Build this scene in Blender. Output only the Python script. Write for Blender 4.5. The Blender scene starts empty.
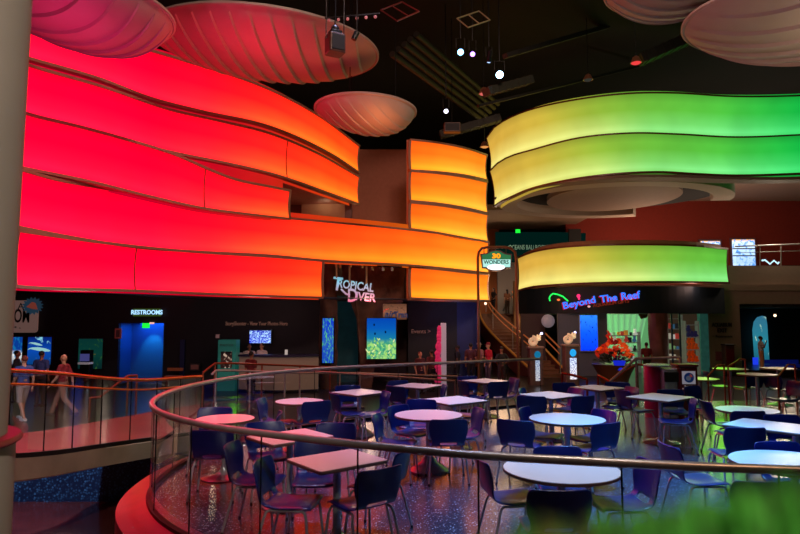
import bpy, bmesh, math, random
from mathutils import Vector, Matrix, noise
random.seed(7)
C = bpy.context.scene.collection
H = 2.04; F = 620.0; PITCH = math.atan(51/620.0)
CP, SP = math.cos(PITCH), math.sin(PITCH)
def ray(px, py):
    x = (px-400)/F; y = (267-py)/F
    return Vector((x, CP - y*SP, SP + y*CP))
def at_z(px, py, z):
    d = ray(px, py); t = (z-H)/d.z
    return Vector((d.x*t, d.y*t, z))
def at_Y(px, py, Y):
    d = ray(px, py); t = Y/d.y
    return Vector((d.x*t, Y, H + d.z*t))
def lin(c):
    o = []
    for v in c[:3]:
        v = v/255.0
        o.append(v/12.92 if v <= .04045 else ((v+.055)/1.055)**2.4)
    return (*o, 1.0)
# ---------------------------------------------------------------- materials
MATS = {}
def mat(name, rgb=(128,128,128), rough=.6, metal=0.0, emit=0.0, ecol=None, var=.0, scale=6, bump=0.0, coat=0.0, spec=.5):
    if name in MATS: return MATS[name]
    m = bpy.data.materials.new(name); m.use_nodes = True
    nt = m.node_tree; b = nt.nodes['Principled BSDF']
    b.inputs['Base Color'].default_value = lin(rgb)
    b.inputs['Roughness'].default_value = rough
    b.inputs['Metallic'].default_value = metal
    b.inputs['Coat Weight'].default_value = coat
    b.inputs['Specular IOR Level'].default_value = spec
    if emit:
        b.inputs['Emission Color'].default_value = lin(ecol or rgb)
        b.inputs['Emission Strength'].default_value = emit
    if var or bump:
        tc = nt.nodes.new('ShaderNodeTexCoord'); n = nt.nodes.new('ShaderNodeTexNoise')
        n.inputs['Scale'].default_value = scale; n.inputs['Detail'].default_value = 4
        nt.links.new(tc.outputs['Object'], n.inputs['Vector'])
        if var:
            r = nt.nodes.new('ShaderNodeValToRGB')
            c = lin(rgb)
            r.color_ramp.elements[0].position = .3; r.color_ramp.elements[1].position = .7
            r.color_ramp.elements[0].color = (c[0]*(1-var), c[1]*(1-var), c[2]*(1-var), 1)
            r.color_ramp.elements[1].color = (min(1,c[0]*(1+var)), min(1,c[1]*(1+var)), min(1,c[2]*(1+var)), 1)
            nt.links.new(n.outputs['Fac'], r.inputs['Fac']); nt.links.new(r.outputs['Color'], b.inputs['Base Color'])
        if bump:
            bp = nt.nodes.new('ShaderNodeBump'); bp.inputs['Strength'].default_value = bump; bp.inputs['Distance'].default_value = .03
            nt.links.new(n.outputs['Fac'], bp.inputs['Height']); nt.links.new(bp.outputs['Normal'], b.inputs['Normal'])
    MATS[name] = m; return m
def emis(name, rgb=(255,255,255), s=1.0):
    if name in MATS: return MATS[name]
    m = bpy.data.materials.new(name); m.use_nodes = True; nt = m.node_tree; nt.nodes.clear()
    o = nt.nodes.new('ShaderNodeOutputMaterial'); e = nt.nodes.new('ShaderNodeEmission')
    e.inputs['Color'].default_value = lin(rgb); e.inputs['Strength'].default_value = s
    nt.links.new(e.outputs[0], o.inputs[0]); MATS[name] = m; return m
def glass_mat(name, tint=(.93,.96,.95), refl=.08, rough=.02):
    m = bpy.data.materials.new(name); m.use_nodes = True; nt = m.node_tree; nt.nodes.clear()
    o = nt.nodes.new('ShaderNodeOutputMaterial'); mx = nt.nodes.new('ShaderNodeMixShader')
    t = nt.nodes.new('ShaderNodeBsdfTransparent'); g = nt.nodes.new('ShaderNodeBsdfGlossy'); fr = nt.nodes.new('ShaderNodeFresnel')
    fr.inputs['IOR'].default_value = 1.4
    mul = nt.nodes.new('ShaderNodeMath'); mul.operation = 'MULTIPLY_ADD'; mul.inputs[1].default_value = .4; mul.inputs[2].default_value = refl*.3
    t.inputs['Color'].default_value = (*tint, 1); g.inputs['Roughness'].default_value = rough
    nt.links.new(fr.outputs[0], mul.inputs[0]); nt.links.new(mul.outputs[0], mx.inputs[0])
    nt.links.new(t.outputs[0], mx.inputs[1]); nt.links.new(g.outputs[0], mx.inputs[2]); nt.links.new(mx.outputs[0], o.inputs[0])
    MATS[name] = m; return m
def vcol_emis(name, strength=1.0):
    """backlit fabric: colour attribute 'col' in the body, 'low' near the lamps at the bottom edge"""
    m = bpy.data.materials.new(name); m.use_nodes = True; nt = m.node_tree; nt.nodes.clear()
    N = nt.nodes.new; L = nt.links.new
    o = N('ShaderNodeOutputMaterial'); e = N('ShaderNodeEmission'); e.inputs['Strength'].default_value = strength
    a = N('ShaderNodeAttribute'); a.attribute_name = 'col'; b = N('ShaderNodeAttribute'); b.attribute_name = 'low'
    uv = N('ShaderNodeUVMap'); sx = N('ShaderNodeSeparateXYZ'); L(uv.outputs[0], sx.inputs[0])
    r = N('ShaderNodeValToRGB'); cr = r.color_ramp
    cr.elements[0].position = 0; cr.elements[0].color = (.7,.7,.7,1)
    cr.elements[1].position = .62; cr.elements[1].color = (0,0,0,1)
    k = cr.elements.new(.12); k.color = (1,1,1,1); k = cr.elements.new(.28); k.color = (.5,.5,.5,1)
    L(sx.outputs['Y'], r.inputs['Fac'])
    mx = N('ShaderNodeMix'); mx.data_type = 'RGBA'
    L(r.outputs['Color'], mx.inputs['Factor']); L(a.outputs['Color'], mx.inputs['A']); L(b.outputs['Color'], mx.inputs['B'])
    # slight unevenness of the lamps along the strip
    tc = N('ShaderNodeTexCoord'); n = N('ShaderNodeTexNoise'); n.inputs['Scale'].default_value = .7
    L(tc.outputs['Object'], n.inputs['Vector'])
    mr = N('ShaderNodeMapRange'); mr.inputs['From Min'].default_value = .3; mr.inputs['From Max'].default_value = .7
    mr.inputs['To Min'].default_value = .9; mr.inputs['To Max'].default_value = 1.06; L(n.outputs['Fac'], mr.inputs['Value'])
    r2 = N('ShaderNodeValToRGB'); c2 = r2.color_ramp
    c2.elements[0].position = .8; c2.elements[0].color = (1,1,1,1); c2.elements[1].position = 1; c2.elements[1].color = (.72,.72,.72,1)
    L(sx.outputs['Y'], r2.inputs['Fac'])
    ml = N('ShaderNodeMix'); ml.data_type = 'RGBA'; ml.blend_type = 'MULTIPLY'; ml.inputs['Factor'].default_value = 1
    L(mx.outputs['Result'], ml.inputs['A']); L(r2.outputs['Color'], ml.inputs['B'])
    vm = N('ShaderNodeVectorMath'); vm.operation = 'SCALE'; L(ml.outputs['Result'], vm.inputs[0]); L(mr.outputs[0], vm.inputs['Scale'])
    L(vm.outputs[0], e.inputs['Color']); L(e.outputs[0], o.inputs[0]); MATS[name] = m; return m
def speckle_mat(name, base, speck, scale=60, rough=.15, thr=.12, bump=.0, spec=.5, base2=None, coat=0.0):
    m = bpy.data.materials.new(name); m.use_nodes = True; nt = m.node_tree; b = nt.nodes['Principled BSDF']
    N = nt.nodes.new; L = nt.links.new
    tc = N('ShaderNodeTexCoord'); v = N('ShaderNodeTexVoronoi'); v.inputs['Scale'].default_value = scale
    L(tc.outputs['Object'], v.inputs['Vector'])
    r = N('ShaderNodeValToRGB'); cr = r.color_ramp; cr.elements[0].position = thr; cr.elements[0].color = (1,1,1,1)
    cr.elements[1].position = thr+.14; cr.elements[1].color = (0,0,0,1); L(v.outputs['Distance'], r.inputs['Fac'])
    wn = N('ShaderNodeSeparateColor'); L(v.outputs['Color'], wn.inputs[0])
    mu = N('ShaderNodeMath'); mu.operation = 'MULTIPLY'; L(r.outputs['Color'], mu.inputs[0]); L(wn.outputs[0], mu.inputs[1])
    n = N('ShaderNodeTexNoise'); n.inputs['Scale'].default_value = .8; L(tc.outputs['Object'], n.inputs['Vector'])
    mb = N('ShaderNodeMix'); mb.data_type = 'RGBA'; mb.inputs['A'].default_value = lin(base); mb.inputs['B'].default_value = lin(base2 or base)
    L(n.outputs['Fac'], mb.inputs['Factor'])
    mx = N('ShaderNodeMix'); mx.data_type = 'RGBA'; L(mu.outputs[0], mx.inputs['Factor']); L(mb.outputs['Result'], mx.inputs['A'])
    mx.inputs['B'].default_value = lin(speck)
    L(mx.outputs['Result'], b.inputs['Base Color']); b.inputs['Roughness'].default_value = rough
    b.inputs['Specular IOR Level'].default_value = spec; b.inputs['Coat Weight'].default_value = coat; b.inputs['Coat Roughness'].default_value = rough; b.inputs['Coat IOR'].default_value = 1.9
    if bump:
        bp = N('ShaderNodeBump'); bp.inputs['Strength'].default_value = bump; bp.inputs['Distance'].default_value = .02
        n2 = N('ShaderNodeTexNoise'); n2.inputs['Scale'].default_value = 3; L(tc.outputs['Object'], n2.inputs['Vector'])
        L(n2.outputs['Fac'], bp.inputs['Height']); L(bp.outputs['Normal'], b.inputs['Normal'])
    MATS[name] = m; return m
def screen_mat(name, stops, noise_col, scale=14, dist=.5, strength=1.2, amount=(.45,.6), ylimit=None, kind='noise'):
    """lit picture: vertical ramp of colours (uv.y) broken up with procedural shapes below ylimit"""
    m = bpy.data.materials.new(name); m.use_nodes = True; nt = m.node_tree; nt.nodes.clear(); N = nt.nodes.new; L = nt.links.new
    o = N('ShaderNodeOutputMaterial'); e = N('ShaderNodeEmission'); e.inputs['Strength'].default_value = strength
    uv = N('ShaderNodeUVMap'); sx = N('ShaderNodeSeparateXYZ'); L(uv.outputs[0], sx.inputs[0])
    r = N('ShaderNodeValToRGB'); cr = r.color_ramp
    cr.elements[0].position = stops[0][0]; cr.elements[0].color = lin(stops[0][1])
    cr.elements[1].position = stops[-1][0]; cr.elements[1].color = lin(stops[-1][1])
    for p, c in stops[1:-1]:
        k = cr.elements.new(p); k.color = lin(c)
    L(sx.outputs['Y'], r.inputs['Fac'])
    if kind == 'noise':
        n = N('ShaderNodeTexNoise'); n.inputs['Scale'].default_value = scale; n.inputs['Detail'].default_value = 3; n.inputs['Distortion'].default_value = dist
        src = n.outputs['Fac']
    else:
        n = N('ShaderNodeTexVoronoi'); n.inputs['Scale'].default_value = scale; src = n.outputs['Distance']
    L(uv.outputs[0], n.inputs['Vector'])
    r2 = N('ShaderNodeValToRGB'); r2.color_ramp.elements[0].position = amount[0]; r2.color_ramp.elements[1].position = amount[1]
    L(src, r2.inputs['Fac']); fac = r2.outputs['Color']
    if ylimit is not None:
        r3 = N('ShaderNodeValToRGB'); r3.color_ramp.elements[0].position = ylimit-.06; r3.color_ramp.elements[0].color = (1,1,1,1)
        r3.color_ramp.elements[1].position = ylimit+.03; r3.color_ramp.elements[1].color = (0,0,0,1)
        ad = N('ShaderNodeMath'); ad.operation = 'MULTIPLY_ADD'; ad.inputs[1].default_value = .25; L(n.outputs[0], ad.inputs[0]); L(sx.outputs['Y'], ad.inputs[2])
        L(ad.outputs[0], r3.inputs['Fac'])
        mu = N('ShaderNodeMath'); mu.operation = 'MULTIPLY'; L(fac, mu.inputs[0]); L(r3.outputs['Color'], mu.inputs[1]); fac = mu.outputs[0]
    mx = N('ShaderNodeMix'); mx.data_type = 'RGBA'; L(fac, mx.inputs['Factor']); L(r.outputs['Color'], mx.inputs['A']); mx.inputs['B'].default_value = lin(noise_col)
    L(mx.outputs['Result'], e.inputs['Color']); L(e.outputs[0], o.inputs[0]); MATS[name] = m; return m
# ---------------------------------------------------------------- mesh builder
class MB:
    def __init__(s): s.v = []; s.f = []; s.uv = None; s.cols = None
    def add(s, vs, fs):
        o = len(s.v); s.v += [Vector(p) for p in vs]; s.f += [tuple(i+o for i in f) for f in fs]; return s
    def box(s, c, d, M=None, rz=0):
        hx, hy, hz = d[0]/2, d[1]/2, d[2]/2
        vs = [Vector((x,y,z)) for z in (-hz,hz) for x,y in ((-hx,-hy),(hx,-hy),(hx,hy),(-hx,hy))]
        if rz: R = Matrix.Rotation(rz,3,'Z'); vs = [R@p for p in vs]
        if M is not None: vs = [M@p for p in vs]
        vs = [p+Vector(c) for p in vs]
        return s.add(vs, [(3,2,1,0),(4,5,6,7),(0,1,5,4),(1,2,6,5),(2,3,7,6),(3,0,4,7)])
    def rbox(s, c, d, r=.02, seg=3, rz=0):
        """box with rounded vertical corners and a small top/bottom chamfer"""
        hx, hy, hz = d[0]/2, d[1]/2, d[2]/2; ring = []
        r = min(r, hx*.99, hy*.99)
        for (sx, sy, a0) in ((1,1,0),(-1,1,90),(-1,-1,180),(1,-1,270)):
            for k in range(seg+1):
                a = math.radians(a0+90*k/seg); ring.append((sx*(hx-r)+r*math.cos(a), sy*(hy-r)+r*math.sin(a)))
        n = len(ring); ch = min(r*.4, hz*.5, .01); vs = []
        for z, q in ((-hz, ch), (-hz+ch, 0), (hz-ch, 0), (hz, ch)):
            for x, y in ring:
                l = math.hypot(x, y) or 1; vs.append(Vector((x*(1-q/hx), y*(1-q/hy), z)))
        R = Matrix.Rotation(rz,3,'Z'); vs = [R@p+Vector(c) for p in vs]
        fs = [tuple(range(n-1,-1,-1)), tuple(range(3*n,4*n))]
        for l in range(3):
            for i in range(n): j = (i+1)%n; fs.append((l*n+i, l*n+j, (l+1)*n+j, (l+1)*n+i))
        return s.add(vs, fs)
    def tube(s, pts, r, n=8, closed=False, caps=True):
        pts = [Vector(p) for p in pts]; rs = r if isinstance(r, (list, tuple)) else [r]*len(pts)
        vs = []; N = len(pts); prev = None
        for i, p in enumerate(pts):
            a = pts[(i-1)%N] if (i or closed) else p; b = pts[(i+1)%N] if (i < N-1 or closed) else p
            t = (b-a).normalized()
            if prev is None:
                u = Vector((0,0,1)) if abs(t.z) < .9 else Vector((1,0,0)); u = (u - t*u.dot(t)).normalized()
            else: u = (prev - t*prev.dot(t)).normalized()
            prev = u; w = t.cross(u)
            for k in range(n):
                an = 2*math.pi*k/n; vs.append(p + (u*math.cos(an)+w*math.sin(an))*rs[i])
        fs = []
        for i in range(N if closed else N-1):
            j = (i+1)%N
            for k in range(n): l = (k+1)%n; fs.append((i*n+k, i*n+l, j*n+l, j*n+k))
        if caps and not closed: fs += [tuple(range(n-1,-1,-1)), tuple((N-1)*n+k for k in range(n))]
        return s.add(vs, fs)
    def lathe(s, prof, c=(0,0,0), n=24, M=None):
        vs = []; c = Vector(c)
        for r, z in prof:
            for k in range(n):
                a = 2*math.pi*k/n; p = Vector((r*math.cos(a), r*math.sin(a), z))
                if M is not None: p = M@p
                vs.append(p+c)
        fs = [(i*n+k, i*n+(k+1)%n, (i+1)*n+(k+1)%n, (i+1)*n+k) for i in range(len(prof)-1) for k in range(n)]
        fs.append(tuple(range(n-1,-1,-1))); fs.append(tuple((len(prof)-1)*n+k for k in range(n)))
        return s.add(vs, fs)
    def ball(s, c, r, n=12, m=8, M=None):
        if not isinstance(r, (tuple, list)): r = (r,r,r)
        vs = []; c = Vector(c)
        for i in range(m+1):
            th = math.pi*i/m
            for k in range(n):
                a = 2*math.pi*k/n
                p = Vector((math.sin(th)*math.cos(a)*r[0], math.sin(th)*math.sin(a)*r[1], -math.cos(th)*r[2]))
                if M is not None: p = M@p
                vs.append(p+c)
        return s.add(vs, [(i*n+k, i*n+(k+1)%n, (i+1)*n+(k+1)%n, (i+1)*n+k) for i in range(m) for k in range(n)])
    def prism(s, poly, z0, z1, M=None):
        n = len(poly); vs = [Vector((x,y,z)) for z in (z0,z1) for x,y in poly]
        if M is not None: vs = [M@p for p in vs]
        return s.add(vs, [tuple(range(n-1,-1,-1)), tuple(range(n,2*n))]+[(i,(i+1)%n,n+(i+1)%n,n+i) for i in range(n)])
    def quad(s, a, b, c, d): return s.add([a,b,c,d], [(0,1,2,3)])
    def wallstrip(s, pts, z0, z1, th=.12, nrm=None):
        """vertical wall following plan points, th thick towards +normal"""
        out = offset(pts, th)
        vs = []; n = len(pts)
        for i in range(n):
            a, b = pts[i], out[i]
            zz0 = z0[i] if isinstance(z0, list) else z0; zz1 = z1[i] if isinstance(z1, list) else z1
            vs += [(a[0],a[1],zz0),(a[0],a[1],zz1),(b[0],b[1],zz1),(b[0],b[1],zz0)]
        fs = []
        for i in range(n-1):
            for k in range(4): l = (k+1)%4; fs.append((i*4+k, i*4+l, (i+1)*4+l, (i+1)*4+k))
        fs += [(3,2,1,0), (n*4-4,n*4-3,n*4-2,n*4-1)]
        return s.add(vs, fs)
    def build(s, name, m, parent=None, smooth=False, org=None):
        me = bpy.data.meshes.new(name); o = Vector(org) if org is not None else Vector((0,0,0))
        me.from_pydata([tuple(p-o) for p in s.v], [], s.f); me.materials.append(m)
        bm = bmesh.new(); bm.from_mesh(me); bmesh.ops.remove_doubles(bm, verts=bm.verts, dist=1e-6)
        bmesh.ops.recalc_face_normals(bm, faces=bm.faces); bm.to_mesh(me); bm.free()
        if smooth:
            for p in me.polygons: p.use_smooth = True
            try: me.set_sharp_from_angle(angle=math.radians(40))
            except Exception: pass
        ob = bpy.data.objects.new(name, me); C.objects.link(ob); ob.location = o
        if parent: ob.parent = parent
        return ob
def offset(pts, d):
    """offset plan polyline to its left by d"""
    out = []
    for i in range(len(pts)):
        a = Vector(pts[max(i-1,0)][:2]); b = Vector(pts[min(i+1,len(pts)-1)][:2]); t = (b-a).normalized()
        out.append((pts[i][0]-t.y*d, pts[i][1]+t.x*d))
    return out
def spline(xs, ys, x):
    """Catmull-Rom / monotone-ish interpolation of y at x"""
    n = len(xs)
    if x <= xs[0]: return ys[0] + (ys[1]-ys[0])/(xs[1]-xs[0])*(x-xs[0])
    if x >= xs[-1]: return ys[-1] + (ys[-1]-ys[-2])/(xs[-1]-xs[-2])*(x-xs[-1])
    i = max(k for k in range(n-1) if xs[k] <= x); i = min(i, n-2)
    h = xs[i+1]-xs[i]; t = (x-xs[i])/h
    def m(k):
        if k == 0: return (ys[1]-ys[0])/(xs[1]-xs[0])
        if k == n-1: return (ys[-1]-ys[-2])/(xs[-1]-xs[-2])
        return ((ys[k+1]-ys[k])/(xs[k+1]-xs[k])+(ys[k]-ys[k-1])/(xs[k]-xs[k-1]))/2
    return ((2*t**3-3*t*t+1)*ys[i]+(t**3-2*t*t+t)*h*m(i)+(-2*t**3+3*t*t)*ys[i+1]+(t**3-t*t)*h*m(i+1))
def crspline(P, per=6):
    out = []; n = len(P)
    for i in range(n-1):
        p0 = P[max(i-1,0)]; p1 = P[i]; p2 = P[i+1]; p3 = P[min(i+2,n-1)]
        for k in range(per):
            t = k/per
            out.append(.5*((2*p1)+(p2-p0)*t+(2*p0-5*p1+4*p2-p3)*t*t+(3*p1-p0-3*p2+p3)*t**3))
    out.append(P[-1]); return out
def resample(P, step):
    out = [P[0]]; acc = 0
    for a, b in zip(P, P[1:]):
        L = (b-a).length
        while acc+L >= step:
            t = (step-acc)/L; a = a.lerp(b, t); out.append(a); L = (b-a).length; acc = 0
        acc += L
    return out
def tag(o, label=None, cat=None, group=None, kind=None):
    if label: o['label'] = label
    if cat: o['category'] = cat
    if group: o['group'] = group
    if kind: o['kind'] = kind
    return o
def empty(name, loc=(0,0,0), rz=0, label=None, cat=None, group=None):
    o = bpy.data.objects.new(name, None); C.objects.link(o); o.location = loc; o.rotation_euler = (0,0,rz)
    o.empty_display_size = .1
    return tag(o, label, cat, group)
def struct(o): o['kind'] = 'structure'; return o
def copy_tree(o, parent=None):
    c = o.copy(); C.objects.link(c)
    if parent: c.parent = parent; c.matrix_parent_inverse = o.matrix_parent_inverse.copy()
    for ch in [x for x in o.children]: copy_tree(ch, c)
    return c
def baked(ob):
    """apply the modifiers of ob into its mesh"""
    dg = bpy.context.evaluated_depsgraph_get(); ev = ob.evaluated_get(dg)
    me = bpy.data.meshes.new_from_object(ev); ob.modifiers.clear(); ob.data = me; return ob
def setuv(ob, fn):
    me = ob.data; uv = me.uv_layers.new(name='UVMap')
    for l in me.loops: uv.data[l.index].uv = fn(me.vertices[l.vertex_index].co)
def text(s, c, size, m, parent=None, name='lettering', ext=.01, rot=0, shear=0, face=0, off=0.0, sx=1.0, align='CENTER', space=1.0):
    """flat lettering standing upright; face = angle about Z (0: read from -Y)"""
    cu = bpy.data.curves.new(name, 'FONT'); cu.body = s; cu.size = size; cu.extrude = ext; cu.align_x = align; cu.align_y = 'CENTER'
    cu.shear = shear; cu.offset = off; cu.space_character = space; cu.resolution_u = 3
    t = bpy.data.objects.new(name, cu); C.objects.link(t)
    dg = bpy.context.evaluated_depsgraph_get(); me = bpy.data.meshes.new_from_object(t.evaluated_get(dg))
    bpy.data.objects.remove(t); me.materials.clear(); me.materials.append(m)
    M = Matrix.Rotation(face,4,'Z')@Matrix.Rotation(math.pi/2,4,'X')@Matrix.Rotation(rot,4,'Z')@Matrix.Diagonal((sx,1,1,1))
    me.transform(M)
    o = bpy.data.objects.new(name, me); C.objects.link(o); o.location = c
    if parent: o.parent = parent
    return o
def panel(name, m, c, w, h, th=.04, parent=None, rz=0, uv=True):
    """upright flat panel centred at c facing -Y (rotated rz)"""
    b = MB().box((0,0,0), (w,th,h)); o = b.build(name, m, parent); o.location = c; o.rotation_euler = (0,0,rz)
    if uv: setuv(o, lambda p: ((p.x+w/2)/w, (p.z+h/2)/h))
    return o
def att(o, root):
    """child built in world coordinates hung on a root that only has a location"""
    o.parent = root; o.matrix_parent_inverse = Matrix.Translation(-Vector(root.location)); return o
PI = math.pi
# ---------------------------------------------------------------- materials used
M_black = mat('dark painted wall', (13,12,16), .7, var=.2)
M_ceil = mat('black ceiling paint', (9,9,11), .9, var=.3)
M_navy = mat('navy wall paint', (9,10,22), .65, var=.15)
M_blue = mat('blue wall paint', (8,26,84), .6, var=.1)
M_brown = mat('brown edge trim', (150,112,92), .45, var=.1)
M_trimred = mat('red lacquer trim', (110,48,34), .4)
M_recess = mat('recess paint', (150,96,76), .8, var=.08)
M_tan = mat('tan plaster', (150,122,98), .8, var=.06)
M_beige = mat('beige plaster', (152,128,112), .8, var=.05)
M_redwall = mat('brick red plaster', (128,32,18), .85, var=.08)
M_shell = mat('white fibreglass shell', (150,134,126), .6, var=.06, scale=1.5)
M_chrome = mat('brushed chrome', (205,208,215), .25, .65)
M_steel = mat('stainless rail', (176,168,162), .34, .7, var=.12, scale=9)
M_dark = mat('black metal', (16,16,18), .45, .6)
M_top = speckle_mat('speckled laminate', (208,202,202), (160,150,150), 160, .3, .1)
M_edge = mat('table edge band', (96,70,62), .5)
M_chair = mat('blue moulded plastic', (6,26,98), .32, coat=.15, bump=.05, scale=140)
M_floor = speckle_mat('speckled terrazzo', (34,52,82), (180,210,240), 34, .24, .19, .0, base2=(48,58,84), coat=.7)
M_lower = speckle_mat('polished dark floor', (42,32,32), (80,60,56), 14, .28, .1, .03, base2=(30,26,32))
M_mosaic = speckle_mat('blue pebble mosaic', (16,34,62), (60,104,140), 20, .4, .34, .1)
M_pit = mat('still reddish water', (84,40,36), .16, var=.4, scale=1.2, bump=.25)
M_ramp = mat('terracotta walkway', (160,60,56), .6, var=.06, scale=2)
M_fascia = mat('metal fascia', (150,142,122), .4, .2, var=.2, scale=1.5)
M_curb = mat('red stone ledge', (118,12,28), .5, var=.12, scale=4)
M_col = mat('grey beige column plaster', (152,138,124), .75, var=.05, scale=2, bump=.03)
M_wood = mat('dark wood', (70,38,28), .5, var=.3, scale=8)
G_rail = glass_mat('railing glass', (.90,.93,.92), .10)
F_band = vcol_emis('backlit fabric', 1.0)
F_glow = vcol_emis('light spill on the recess', .62)  # emission painted in for fabric light spilling onto the back panels

# ---------------------------------------------------------------- setting: floors and walls
rail_px = [(540,359.0),(523,359.6),(434,363.4),(332,367.8),(265,373.2),(219,380),(186,386.7),(164,394),(153,400.5),(152,406),(162,414),(202,425),(265,433.8),(332,441.7),(400,448.5),(467,454.8),(530,458.4),(598,462),(665,465.4),(732,468),(800,470.4),(880,473),(980,476),(1120,480),(1300,484)]
RP = crspline([at_z(x,y,1.07) for x,y in rail_px], 6)
plan = [(p.x,p.y) for p in RP]
def smooth_plan(P, it=6):
    P = [Vector(p) for p in P]
    for _ in range(it):
        P = [P[0]]+[(P[i-1]+P[i]*2+P[i+1])/4 for i in range(1,len(P)-1)]+[P[-1]]
    return P
RP = [Vector((p.x,p.y,1.07)) for p in smooth_plan(RP, 10)]
plan = [(p.x,p.y) for p in RP]
outer = offset(plan, -.34)            # ledge outside the glass
outer = [tuple(p[:2]) for p in smooth_plan([Vector((x,y,0)) for x,y in outer], 8)]
# dining platform floor (inside the railing, open on the far right)
inner_poly = plan + [(17,5),(17,15.6),(9,15.6),(4.5,15.4)]
floor = struct(MB().prism(inner_poly, -.22, 0).build('floor', M_floor))
led = MB(); n = len(plan); vs = []
for (a,b) in zip(plan, outer): vs += [(a[0],a[1],.02),(b[0],b[1],-.06),(b[0],b[1],-1.62),(a[0],a[1],-1.62)]
led.add(vs, [(i*4+k, i*4+(k+1)%4, (i+1)*4+(k+1)%4, (i+1)*4+k) for i in range(n-1) for k in range(4)]+[(3,2,1,0),(n*4-4,n*4-3,n*4-2,n*4-1)])
tag(struct(led.build('trim_1', M_curb, smooth=True)))
# lower hall floor beyond the walkway, pit floor and mosaic wall under it
struct(MB().box((6,30.5,-.8),(60,35.4,.2)).build('floor_lower_hall', M_lower))
struct(MB().box((-10,5.5,-1.72),(40,15,.2)).build('floor_pit', M_pit))
struct(MB().box((-9,12.8,-1.2),(16,.14,1.0)).build('wall_pit', M_mosaic))
# outer shell of the hall
struct(MB().box((6,46.5,6),(64,.3,15.4)).build('wall_back', M_ceil))
struct(MB().box((-22,20,6),(.3,56,15.4)).build('wall_left', M_ceil))
struct(MB().box((34,20,6),(.3,56,15.4)).build('wall_right', M_ceil))
struct(MB().box((6,20,13.2),(60,56,.2)).build('ceiling', M_ceil))
# dark wall with doors under the left light bands
WY = 25.0
wl = MB(); zt = 3.0
dx0 = at_Y(118,350,WY).x; dx1 = at_Y(163,350,WY).x; dzt = at_Y(140,323,WY).z
xl = -16.5; xr = at_Y(323,350,WY).x
wl.box(((xl+dx0)/2,WY+.1,1.15),(dx0-xl,.2,3.7)); wl.box(((dx1+xr)/2,WY+.1,1.15),(xr-dx1,.2,3.7)); wl.box(((dx0+dx1)/2,WY+.1,(dzt+3)/2),(dx1-dx0,.2,3-dzt))
struct(wl.build('wall_ground_left', M_navy))
# bright blue corridor behind the doorway
bc = MB().box(((dx0+dx1)/2,WY+1.4,(dzt-.7)/2),(dx1-dx0+.3,.1,dzt+.7)); struct(bc.build('wall_corridor', mat('blue corridor paint',(20,92,150),.6)))
for s_, x_ in ((0,dx0-.1),(1,dx1+.1)): struct(MB().box((x_,WY+.75,.9),(.1,1.3,dzt+.7+.5)).build('wall_corridor_side', mat('blue corridor paint')))
lp = bpy.data.lights.new('corridor_lamp','AREA'); lp.energy = 30; lp.size = 1.2; lp.color = (.05,.25,1)
lo = bpy.data.objects.new('corridor_lamp', lp); C.objects.link(lo); lo.location = ((dx0+dx1)/2, WY+.8, dzt-.02)
lp = bpy.data.lights.new('corridor_spot','SPOT'); lp.energy = 60; lp.spot_size = 1.1; lp.spot_blend = .6; lp.color = (.1,.8,.9)
lo = bpy.data.objects.new('corridor_spot', lp); C.objects.link(lo); lo.location = ((dx0+dx1)/2, WY+.75, dzt-.1); lo.rotation_euler = (math.radians(28),0,0)
# front wall of the dark bay right of the gallery entrance, then a blue stretch
def wbox(name, px0, px1, y_, z0, z1, m, th=.2):
    a = at_Y(px0,318,y_).x; b = at_Y(px1,318,y_).x
    return struct(MB().box(((a+b)/2,y_+th/2,(z0+z1)/2),(b-a,th,z1-z0)).build(name, m))
wbox('wall_bay', 408, 457, 26.6, -.7, 2.95, M_black)
wbox('wall_blue', 457, 480, 26.6, -.7, 2.95, M_blue)
wbox('wall_upper_bay', 284, 414, 29.0, 4.6, 10.05, M_recess)
# ---------------------------------------------------------------- curved light bands
def colour_at(table, x):
    xs = [t[0] for t in table]
    out = []
    for k in range(3):
        v = [t[1][k] for t in table]
        if x <= xs[0]: out.append(v[0])
        elif x >= xs[-1]: out.append(v[-1])
        else:
            i = max(j for j in range(len(xs)-1) if xs[j] <= x); t = (x-xs[i])/(xs[i+1]-xs[i]); out.append(v[i]*(1-t)+v[i+1]*t)
    return out
COL_L = [(20,(255,0,58)),(150,(255,0,52)),(210,(255,12,44)),(270,(255,38,32)),(330,(255,72,22)),(400,(252,102,22)),(440,(250,128,26)),(490,(250,148,30))]
LOW_L = [(20,(255,24,78)),(150,(255,28,70)),(210,(255,50,58)),(270,(255,104,44)),(330,(255,140,36)),(400,(255,168,34)),(440,(255,196,46)),(490,(255,214,70))]
COL_R = [(440,(232,176,74)),(490,(228,178,70)),(540,(212,184,66)),(600,(150,188,60)),(650,(112,192,62)),(720,(84,200,66)),(800,(24,190,70)),(860,(10,180,90))]
LOW_R = [(440,(255,228,120)),(490,(255,236,130)),(540,(255,248,136)),(600,(218,246,136)),(650,(150,240,130)),(720,(130,246,140)),(800,(70,235,120)),(860,(30,220,110))]
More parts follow.
